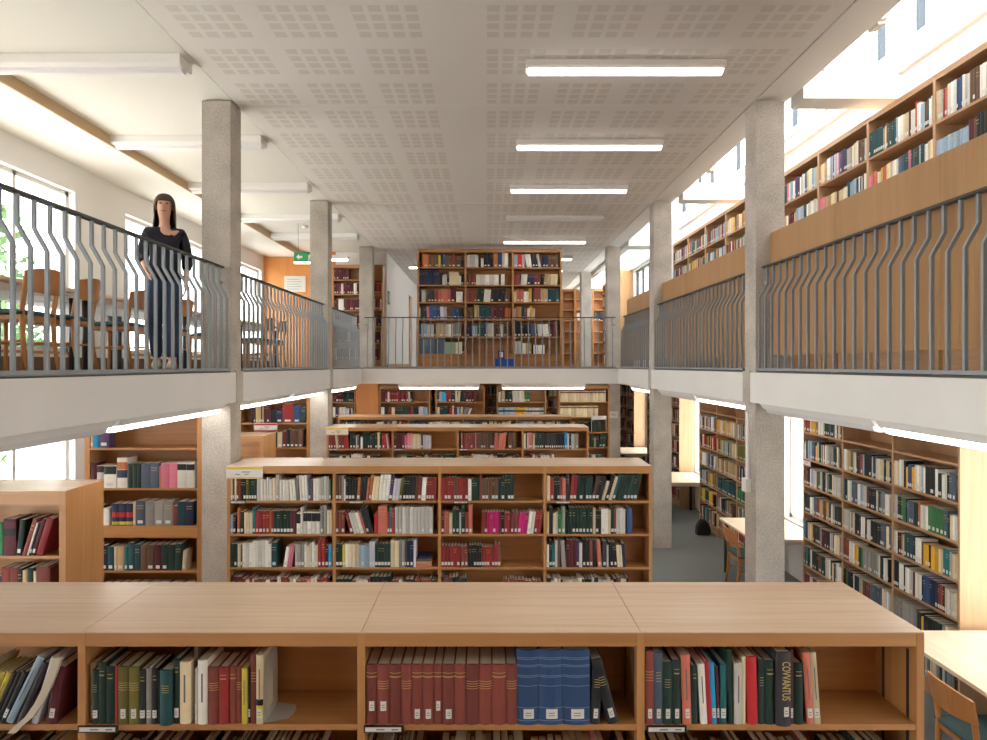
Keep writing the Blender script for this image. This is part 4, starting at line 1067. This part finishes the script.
# ------------------------------------------------------------------ desks and chairs
def desk(label, x0, x1, y0, y1, z, group, legm=M_DARK):
    t = thing('reading_desk', label, 'desk', ((x0+x1)/2, (y0+y1)/2, z), group=group)
    a, b = (x1-x0)/2, (y1-y0)/2
    MB().box(-a, a, -b, b, .705, .735).build('table_top', M_TOPY, t, bevel=.003)
    MB().box(-a+.12, a-.12, -b+.10, b-.10, .645, .705).build('frame', M_LAMPW, t)
    for sx in (-1, 1):
        for sy in (-1, 1):
            MB().tube([(sx*(a-.07), sy*(b-.07), 0), (sx*(a-.07), sy*(b-.07), .66)], .03, 12).build('leg', legm, t, smooth=True)
    return t
gd = 'desks in the window bays'
desk('pale reading desk under the nearest bright window, beside the end bay', 3.22, 4.08, 4.0, 5.5, 0, gd)
desk('reading desk in the aisle window bay behind the first column', 3.22, 4.08, 8.36, 9.56, 0, gd)
desk('white-lit desk in the window bay near the second column', 3.22, 4.08, 12.42, 13.64, 0, gd)
desk('farthest desk glowing under the last aisle window', 3.22, 4.08, 16.5, 17.72, 0, gd)
gu = 'desks along the gallery windows'
for k, (a, b) in enumerate(((2.6, 4.5), (4.56, 6.28), (6.34, 8.4), (8.46, 10.3), (10.36, 12.2))):
    desk(['gallery reading desk at the railing start, by the window wall', 'gallery reading desk at the two nearest gallery chairs', 'gallery desk beside the walking person by the window', 'gallery desk behind the first upper column', 'last gallery desk before the orange wall'][k], -4.62, -3.66, a, b, GF, gu)

def chair_proto():
    """wooden chair facing +y, origin on the floor under the seat"""
    t = thing('chair', 'x', 'chair', (0, 0, 0))
    for sx in (-1, 1):
        MB().tube([(sx*.19, .19, 0), (sx*.185, .185, .43)], [.013, .018], 10).build('leg', M_CHAIR, t, smooth=True)
        MB().tube([(sx*.185, -.24, 0), (sx*.185, -.20, .22), (sx*.185, -.19, .45), (sx*.187, -.215, .62), (sx*.19, -.25, .76)], [.014, .018, .020, .018, .013], 10).build('leg', M_CHAIR, t, smooth=True)
        MB().tube([(sx*.187, .185, .22), (sx*.185, -.20, .24)], .010, 8).build('stretcher', M_CHAIR, t, smooth=True)
    MB().tube([(-.185, .05, .225), (.185, .05, .225)], .010, 8).build('stretcher', M_CHAIR, t, smooth=True)
    MB().box(-.20, .20, -.20, .20, .395, .435).build('seat_frame', M_CHAIR, t, bevel=.006)
    s = MB(); N = 8
    for i in range(N+1):
        for j in range(N+1):
            u, v = -1+2*i/N, -1+2*j/N
            s.v.append((u*.215, v*.205, .437+.026*(1-u**4)*(1-v**4)))
    for i in range(N):
        for j in range(N):
            q = i*(N+1)+j; s.f.append((q, q+N+1, q+N+2, q+1)); s.m.append(0)
    o = s.build('seat', M_SEAT, t, smooth=True); q = o.modifiers.new('t', 'SOLIDIFY'); q.thickness = .022; q.offset = 1
    b = MB(); n = 10; i0 = 0
    for k in range(n+1):
        u = -1+2*k/n; x = u*.225; y = -.225-.055*(1-u*u); lo = .60+.012*u*u; hi = .765+.035*(1-u*u)-.005
        b.v += [(x, y, lo), (x, y-.03*(hi-lo)/.17, hi), (x, y+.016, lo), (x, y+.016-.03*(hi-lo)/.17, hi)]
    for k in range(n):
        a, c = 4*k, 4*k+4
        for f in ((a, c, c+1, a+1), (a+2, a+3, c+3, c+2), (a+1, c+1, c+3, a+3), (a, a+2, c+2, c)): b.f.append(f); b.m.append(0)
    b.f.append((0, 1, 3, 2)); b.m.append(0); b.f.append((4*n, 4*n+2, 4*n+3, 4*n+1)); b.m.append(0)
    b.build('backrest', M_CHAIR, t, smooth=False, bevel=.004)
    return t
ch = chair_proto()
spots = [
 (3.26, 4.50, 0, -PI/2, 'wooden chair with a teal seat at the nearest lower desk'),
 (3.34, 8.80, 0, -PI/2, 'wooden chair with a teal seat on the aisle by the first column'),
 (3.0, 13.0, 0, -PI/2, 'wooden chair at the desk under the farther glowing window'),
 (-3.64, 5.30, GF, PI/2, 'gallery chair partly cut off behind the nearest railing'),
 (-3.64, 5.86, GF, PI/2+.15, 'gallery chair turned slightly, second from the railing start'),
 (-3.64, 6.80, GF, PI/2, 'gallery chair just behind the walking person'),
 (-3.64, 7.75, GF, PI/2, 'gallery chair beyond the walking person before the column'),
 (-3.64, 9.1, GF, PI/2, 'gallery chair behind the first upper column'),
 (-3.64, 10.8, GF, PI/2, 'gallery chair at the last window desk'),
 (-3.64, 11.5, GF, PI/2, 'farthest gallery chair at the last window desk'),
]
for k, (x, y, z, rz, lab) in enumerate(spots):
    if k == 0:
        ch.location = (x, y, z); ch.rotation_euler = (0, 0, rz); ch['label'] = lab
    else: dup(ch, (x, y, z), rz, lab)

# ------------------------------------------------------------------ small things
ex = thing('exit_sign', 'green hanging exit sign with arrow and running figure, lit below', 'sign', (-3.30, 12.5, 4.72))
MB().box(-.19, .19, -.02, .02, 0, .17).build('sign_plate', M_GREEN, ex)
MB().box(-.19, .19, -.02, .02, -.035, -.001).build('diffuser', emitter('sign lamp', (255, 250, 220), 3.0), ex)
a = MB(); a.prism([(-.15, .085), (-.10, .135), (-.10, .105), (-.04, .105), (-.04, .065), (-.10, .065), (-.10, .035)], -.0235, -.021, axis=1)
a.build('arrow', M_LABEL, ex)
a = MB(); a.prism([(.06, .02), (.08, .02), (.10, .07), (.13, .04), (.145, .05), (.115, .09), (.13, .12), (.09, .13), (.06, .10), (.075, .08)], -.0235, -.021, axis=1); a.prism([(.12+.014*math.cos(q*PI/4), .145+.014*math.sin(q*PI/4)) for q in range(8)], -.0235, -.021, axis=1)
a.build('running_figure', M_LABEL, ex)
MB().tube([(-.12, 0, .17), (-.12, 0, CE+.012-4.72)], .004, 6).tube([(.12, 0, .17), (.12, 0, CE+.012-4.72)], .004, 6).build('suspension_rod', M_STEEL, ex)
nb = thing('notice_sign', 'white notice sheet on the orange wooden wall', 'notice', (-4.34, 15.595, 4.50))
MB().box(-.24, .24, -.012, 0, 0, .36).build('sheet', M_LABEL, nb)
q = MB()
for k in range(5): q.box(-.18, .10+.05*(k % 2), -.0135, -.012, .06+.055*k, .068+.055*k)
q.build('print', M_INK, nb)
s2 = thing('exit_sign', 'small green sign on the white corridor wall', 'sign', (-2.268, 15.9, 4.25))
MB().box(0, .012, -.15, .15, 0, .30).build('sign_plate', M_GREEN, s2)
MB().box(.012, .014, -.06, .06, .05, .25).build('running_figure', M_LABEL, s2)
fx = thing('fire_extinguisher', 'red fire extinguisher on the corridor wall', 'extinguisher', (-2.17, 22.0, GF+.28))
MB().tube([(0, 0, 0), (0, 0, .03), (0, 0, .42), (0, 0, .47), (0, 0, .50)], [.06, .085, .085, .05, .025], 16).build('cylinder_body', M_RED, fx, smooth=True)
MB().box(-.02, .02, -.03, .03, .50, .55).build('valve', M_BLACK, fx)
MB().tube([(0, -.03, .53), (.07, -.06, .45), (.09, -.07, .2)], .012, 8).build('hose', M_BLACK, fx, smooth=True)
cr = thing('crate', 'blue plastic crate on the gallery floor before the tall bookcase', 'crate', (.36, 14.05, GF))
k_ = MB().box(-.20, .20, -.14, .14, 0, .015)
k_.box(-.20, .20, -.14, -.125, .015, .18).box(-.20, .20, .125, .14, .015, .18).box(-.20, -.185, -.125, .125, .015, .18).box(.185, .20, -.125, .125, .015, .18).build('tub', M_BLUE, cr)
MB().box(-.21, .21, -.15, -.14, .165, .185).box(-.21, .21, .14, .15, .165, .185).build('rim', M_BLUE, cr)
bf = thing('box_file', 'upright blue and white box file inside the blue crate', 'file', (.29, 14.05, GF+.0155))
MB().box(-.06, .06, -.11, .11, 0, .34).build('case', plain('deep blue card', (26, 62, 150), .5), bf)
MB().box(-.035, .035, -.1115, -.11, .20, .31).build('spine_label', M_LABEL, bf)
nt_ = thing('notice_sign', 'small white notice on the third lower concrete column', 'notice', (2.73, 14.849, 1.83-.12))
MB().box(-.09, .09, -.006, 0, 0, .14).build('sheet', M_LABEL, nt_)
MB().box(-.06, .05, -.0072, -.006, .06, .068).box(-.06, .02, -.0072, -.006, .085, .093).build('print', M_INK, nt_)
cd_ = thing('cable_trunking', 'white cable trunking with a socket box down the first aisle column', 'trunking', (XR-.001, 6.82, 0))
MB().box(-.022, 0, -.03, .03, 1.73, SB-.1).build('conduit', M_LAMPW, cd_)
MB().box(-.05, 0, -.06, .06, 1.60, 1.73).build('socket_box', M_LAMPW, cd_)
bg = MB()
pr = [(-.14, 0), (.16, 0), (.17, .10), (.12, .26), (.05, .33), (-.06, .30), (-.13, .18)]
bg.prism(pr, -.09, .09, axis=1)
t = thing('bag', 'black bag on the carpet at the foot of a wall bookcase', 'bag', (3.62, 11.6, 0)); t.scale = (.78, .78, .78)
bg.build('body', plain('black nylon', (36, 38, 40), .8), t, bevel=.03)
MB().tube([(-.06, -.0, .29), (-.03, 0, .38), (.05, 0, .38), (.06, 0, .31)], .01, 8).build('handle', M_BLACK, t, smooth=True)
det = thing('sensor', 'small white round sensor on the cream ceiling', 'sensor', (-3.35, 12.7, CE+.012))
MB().tube([(0, 0, 0), (0, 0, -.03), (0, 0, -.05)], [.06, .055, .03], 16).build('housing', M_LAMPW, det, smooth=True)

# ------------------------------------------------------------------ the walking person
def skinned(name, verts, edges, radii, mat, parent=None, root=0, sub=2, loc=None):
    me = bpy.data.meshes.new(name); me.from_pydata(verts, edges, []); me.materials.append(mat)
    o = bpy.data.objects.new(name, me); C.objects.link(o)
    if parent: o.parent = parent
    sk = o.modifiers.new('skin', 'SKIN'); sk.use_smooth_shade = True; sk.branch_smoothing = .5
    for i, r in enumerate(radii):
        v = me.skin_vertices[0].data[i]; v.radius = r if isinstance(r, tuple) else (r, r); v.use_root = (i == root)
    sb = o.modifiers.new('sub', 'SUBSURF'); sb.levels = sub; sb.render_levels = sub
    return o
SKIN = plain('skin', (206, 158, 134), .55)
vs, es, rs = [], [], []
def V(p, r, link=None):
    vs.append(p); rs.append(r)
    if link is not None: es.append((link, len(vs)-1))
    return len(vs)-1
pel = V((0, 0, .90), (.12, .095)); sp = V((0, -.01, 1.05), (.10, .08), pel); chs = V((0, 0, 1.22), (.115, .09), sp); nb0 = V((0, .01, 1.34), (.055, .055), chs)
nk_ = V((0, -.005, 1.39), .043, nb0); hd0 = V((0, -.025, 1.445), (.056, .066), nk_); hd1 = V((0, -.02, 1.525), (.074, .088), hd0); hd2 = V((0, -.01, 1.60), (.060, .072), hd1); V((0, -.005, 1.628), (.034, .04), hd2)
def limb_leg(sx, knee, ankle, toe):
    h = V((sx*.085, 0, .84), .085, pel); k = V(knee, .055, h); c = V((knee[0]*.5+ankle[0]*.5, knee[1]*.5+ankle[1]*.5+.02, knee[2]*.62+ankle[2]*.38), .05, k)
    a = V(ankle, .036, c); t = V(toe, (.036, .026), a)
limb_leg(1, (.085, -.07, .46), (.08, -.20, .075), (.08, -.33, .035))
limb_leg(-1, (-.08, -.03, .46), (-.08, .16, .09), (-.08, .05, .035))
def arm(sx, elbow, wrist, fdir):
    s = V((sx*.145, .01, 1.30), .048, chs); e = V(elbow, .038, s); w = V(wrist, .025, e)
    f = Vector(fdir).normalized(); p0 = Vector(wrist)
    palm = V(tuple(p0+f*.06), (.036, .018), w)
    side = f.cross(Vector((sx, 0.2, 0))).normalized()
    for j, (o_, ln_) in enumerate(((-.027, .060), (-.009, .072), (.009, .068), (.027, .052))):
        b0 = p0+f*.085+side*o_
        a1 = V(tuple(b0), .010, palm); a2 = V(tuple(b0+f*ln_*.5+Vector((-sx*.006, 0, 0))), .0085, a1); V(tuple(b0+f*ln_+Vector((-sx*.022, 0, 0))), .007, a2)
    th = V(tuple(p0+f*.035-side*.04), .011, palm); V(tuple(p0+f*.075-side*.058), .009, th)
arm(1, (.19, .07, 1.06), (.185, -.04, .84), (0, -.3, -1))
arm(-1, (-.19, .06, 1.06), (-.15, -.12, .93), (.25, -.6, -.6))
PX, PY = -3.0, 6.42
person = skinned('person', vs, es, rs, SKIN)
person.location = (PX, PY, GF+.006); person.rotation_euler = (0, 0, .35)
tag(person, 'person in a dark top and blue jeans walking along the gallery railing', 'person')
# face
MB().tube([(0, -.100, 1.535), (0, -.118, 1.505), (0, -.104, 1.495)], [.007, .012, .009], 8).build('nose', SKIN, person, smooth=True)
MB().box(-.021, .021, -.098, -.086, 1.466, 1.474).build('mouth', plain('lips', (160, 84, 80), .5), person, bevel=.003)
for sx in (-1, 1):
    MB().tube([(sx*.028-.011, -.090, 1.538), (sx*.028, -.097, 1.540), (sx*.028+.011, -.090, 1.538)], [.003, .007, .003], 8).build('eye', M_BLACK, person, smooth=True)
    MB().tube([(sx*.074, -.01, 1.495), (sx*.082, -.005, 1.525), (sx*.078, -.0, 1.55)], [.008, .013, .008], 8).build('ear', SKIN, person, smooth=True)
TOPM = plain('dark navy knit', (34, 34, 46), .9); JEAN = plain('blue denim', (44, 62, 92), .85, noise=.15, scale=60); HAIR = plain('dark brown hair', (70, 48, 36), .6); SHOE = plain('beige shoe', (190, 176, 158), .6)
v2 = [(0, 0, .80), (0, 0, .90), (0, -.01, 1.05), (0, 0, 1.22), (0, .012, 1.33), (.145, .01, 1.30), (.19, .07, 1.06), (.188, 0, .93), (-.145, .01, 1.30), (-.19, .06, 1.06), (-.168, -.05, .99)]
skinned('top', v2, [(0, 1), (1, 2), (2, 3), (3, 4), (3, 5), (5, 6), (6, 7), (3, 8), (8, 9), (9, 10)], [(.165, .135), (.165, .135), (.145, .115), (.15, .115), (.075, .07), .072, .054, .046, .072, .054, .046], TOPM, person)
v3 = [(0, 0, .97), (0, 0, .86), (.085, 0, .78), (.085, -.07, .46), (.08, -.19, .10), (-.085, 0, .78), (-.08, -.03, .46), (-.08, .145, .12)]
skinned('jeans', v3, [(0, 1), (1, 2), (2, 3), (3, 4), (1, 5), (5, 6), (6, 7)], [(.14, .115), (.15, .12), .10, .07, .055, .10, .07, .055], JEAN, person)
for (a_, b_) in (((.08, -.20, .06), (.08, -.34, .035)), ((-.08, .17, .075), (-.08, .03, .035))):
    m_ = tuple((p+q)/2 for p, q in zip(a_, b_))
    skinned('shoe', [a_, m_, b_], [(0, 1), (1, 2)], [(.045, .05), (.048, .042), (.042, .03)], SHOE, person)
hm = MB(); NA = 28
rows = [(1.648, .02, .02), (1.642, .045, .048), (1.622, .070, .078), (1.59, .086, .096), (1.565, .092, .102), (1.52, .095, .105), (1.46, .096, .104), (1.40, .098, .098), (1.33, .104, .092), (1.27, .098, .084), (1.23, .080, .072)]
idx = {}
for r_, (z, rx, ry) in enumerate(rows):
    for a_ in range(NA):
        q = 2*PI*a_/NA            # 0 = front
        wav = 1+.05*math.sin(5*q+z*30) if r_ > 4 else 1
        idx[r_, a_] = len(hm.v); hm.v.append((rx*wav*math.sin(q), .004-ry*wav*math.cos(q)+(.018 if r_ > 6 else 0), z))
hm.f.append(tuple(idx[0, a_] for a_ in range(NA))); hm.m.append(0)
for r_ in range(len(rows)-1):
    for a_ in range(NA):
        q = 2*PI*(a_+.5)/NA; q = min(q, 2*PI-q)
        if r_ >= 4 and q < math.radians(56+ (r_-4)*6): continue
        b_ = (a_+1) % NA
        hm.f.append((idx[r_, a_], idx[r_, b_], idx[r_+1, b_], idx[r_+1, a_])); hm.m.append(0)
o = hm.build('hair', HAIR, person, smooth=True)
q = o.modifiers.new('t', 'SOLIDIFY'); q.thickness = .014; q.offset = -1
q = o.modifiers.new('s', 'SUBSURF'); q.levels = 1; q.render_levels = 1

# ------------------------------------------------------------------ light
W = bpy.data.worlds.new('World'); bpy.context.scene.world = W; W.use_nodes = True
bg_ = W.node_tree.nodes['Background']; bg_.inputs[0].default_value = (1.0, 0.985, 0.975, 1); bg_.inputs[1].default_value = 4.0
sl = bpy.data.lights.new('Sun', 'SUN'); sl.energy = 9; sl.angle = .01; so = bpy.data.objects.new('Sun', sl); C.objects.link(so); so.rotation_euler = (math.radians(-42), 0, 0); so.location = (0, 30, 30)
def portal(name, loc, rot, sx, sy):
    l = bpy.data.lights.new(name, 'AREA'); l.shape = 'RECTANGLE'; l.size = sx; l.size_y = sy; l.cycles.is_portal = True
    o = bpy.data.objects.new(name, l); C.objects.link(o); o.location = loc; o.rotation_euler = rot
for (a, b, c, d) in left_up+left_lo: portal('window_portal', (WL-.2, (a+b)/2, (c+d)/2), (0, -PI/2, 0), d-c, b-a)
for (a, b, c, d) in right_lo+far_r: portal('window_portal', (WRL+.22, (a+b)/2, (c+d)/2), (0, PI/2, 0), d-c, b-a)
for (a, b, c, d) in cler: portal('window_portal', (WRU+.22, (a+b)/2, (c+d)/2), (0, PI/2, 0), d-c, b-a)
portal('window_portal', (3.45, 5.8, 7.12), (0, 0, 0), .9, 18)

portal('window_portal', (3.55, 19.5, CE+.3), (0, 0, 0), .7, 7.8)
# ------------------------------------------------------------------ camera and view
cam = bpy.data.cameras.new('Camera'); co = bpy.data.objects.new('Camera', cam); C.objects.link(co)
co.location = (0, 0, CZ); co.rotation_euler = (PI/2, 0, 0)
cam.sensor_width = 36; cam.lens = F/987*36
cam.shift_x = (493.5-CXP)/987; cam.shift_y = (CYP-370)/987
cam.clip_start = .05
sc = bpy.context.scene; sc.camera = co
sc.view_settings.view_transform = 'Standard'; sc.view_settings.look = 'None'; sc.view_settings.gamma = 1; sc.view_settings.use_curve_mapping = False
sc.view_settings.exposure = 1.12
sc.cycles.max_bounces = 10; sc.cycles.diffuse_bounces = 6; sc.cycles.transparent_max_bounces = 12
sc.cycles.use_denoising = True
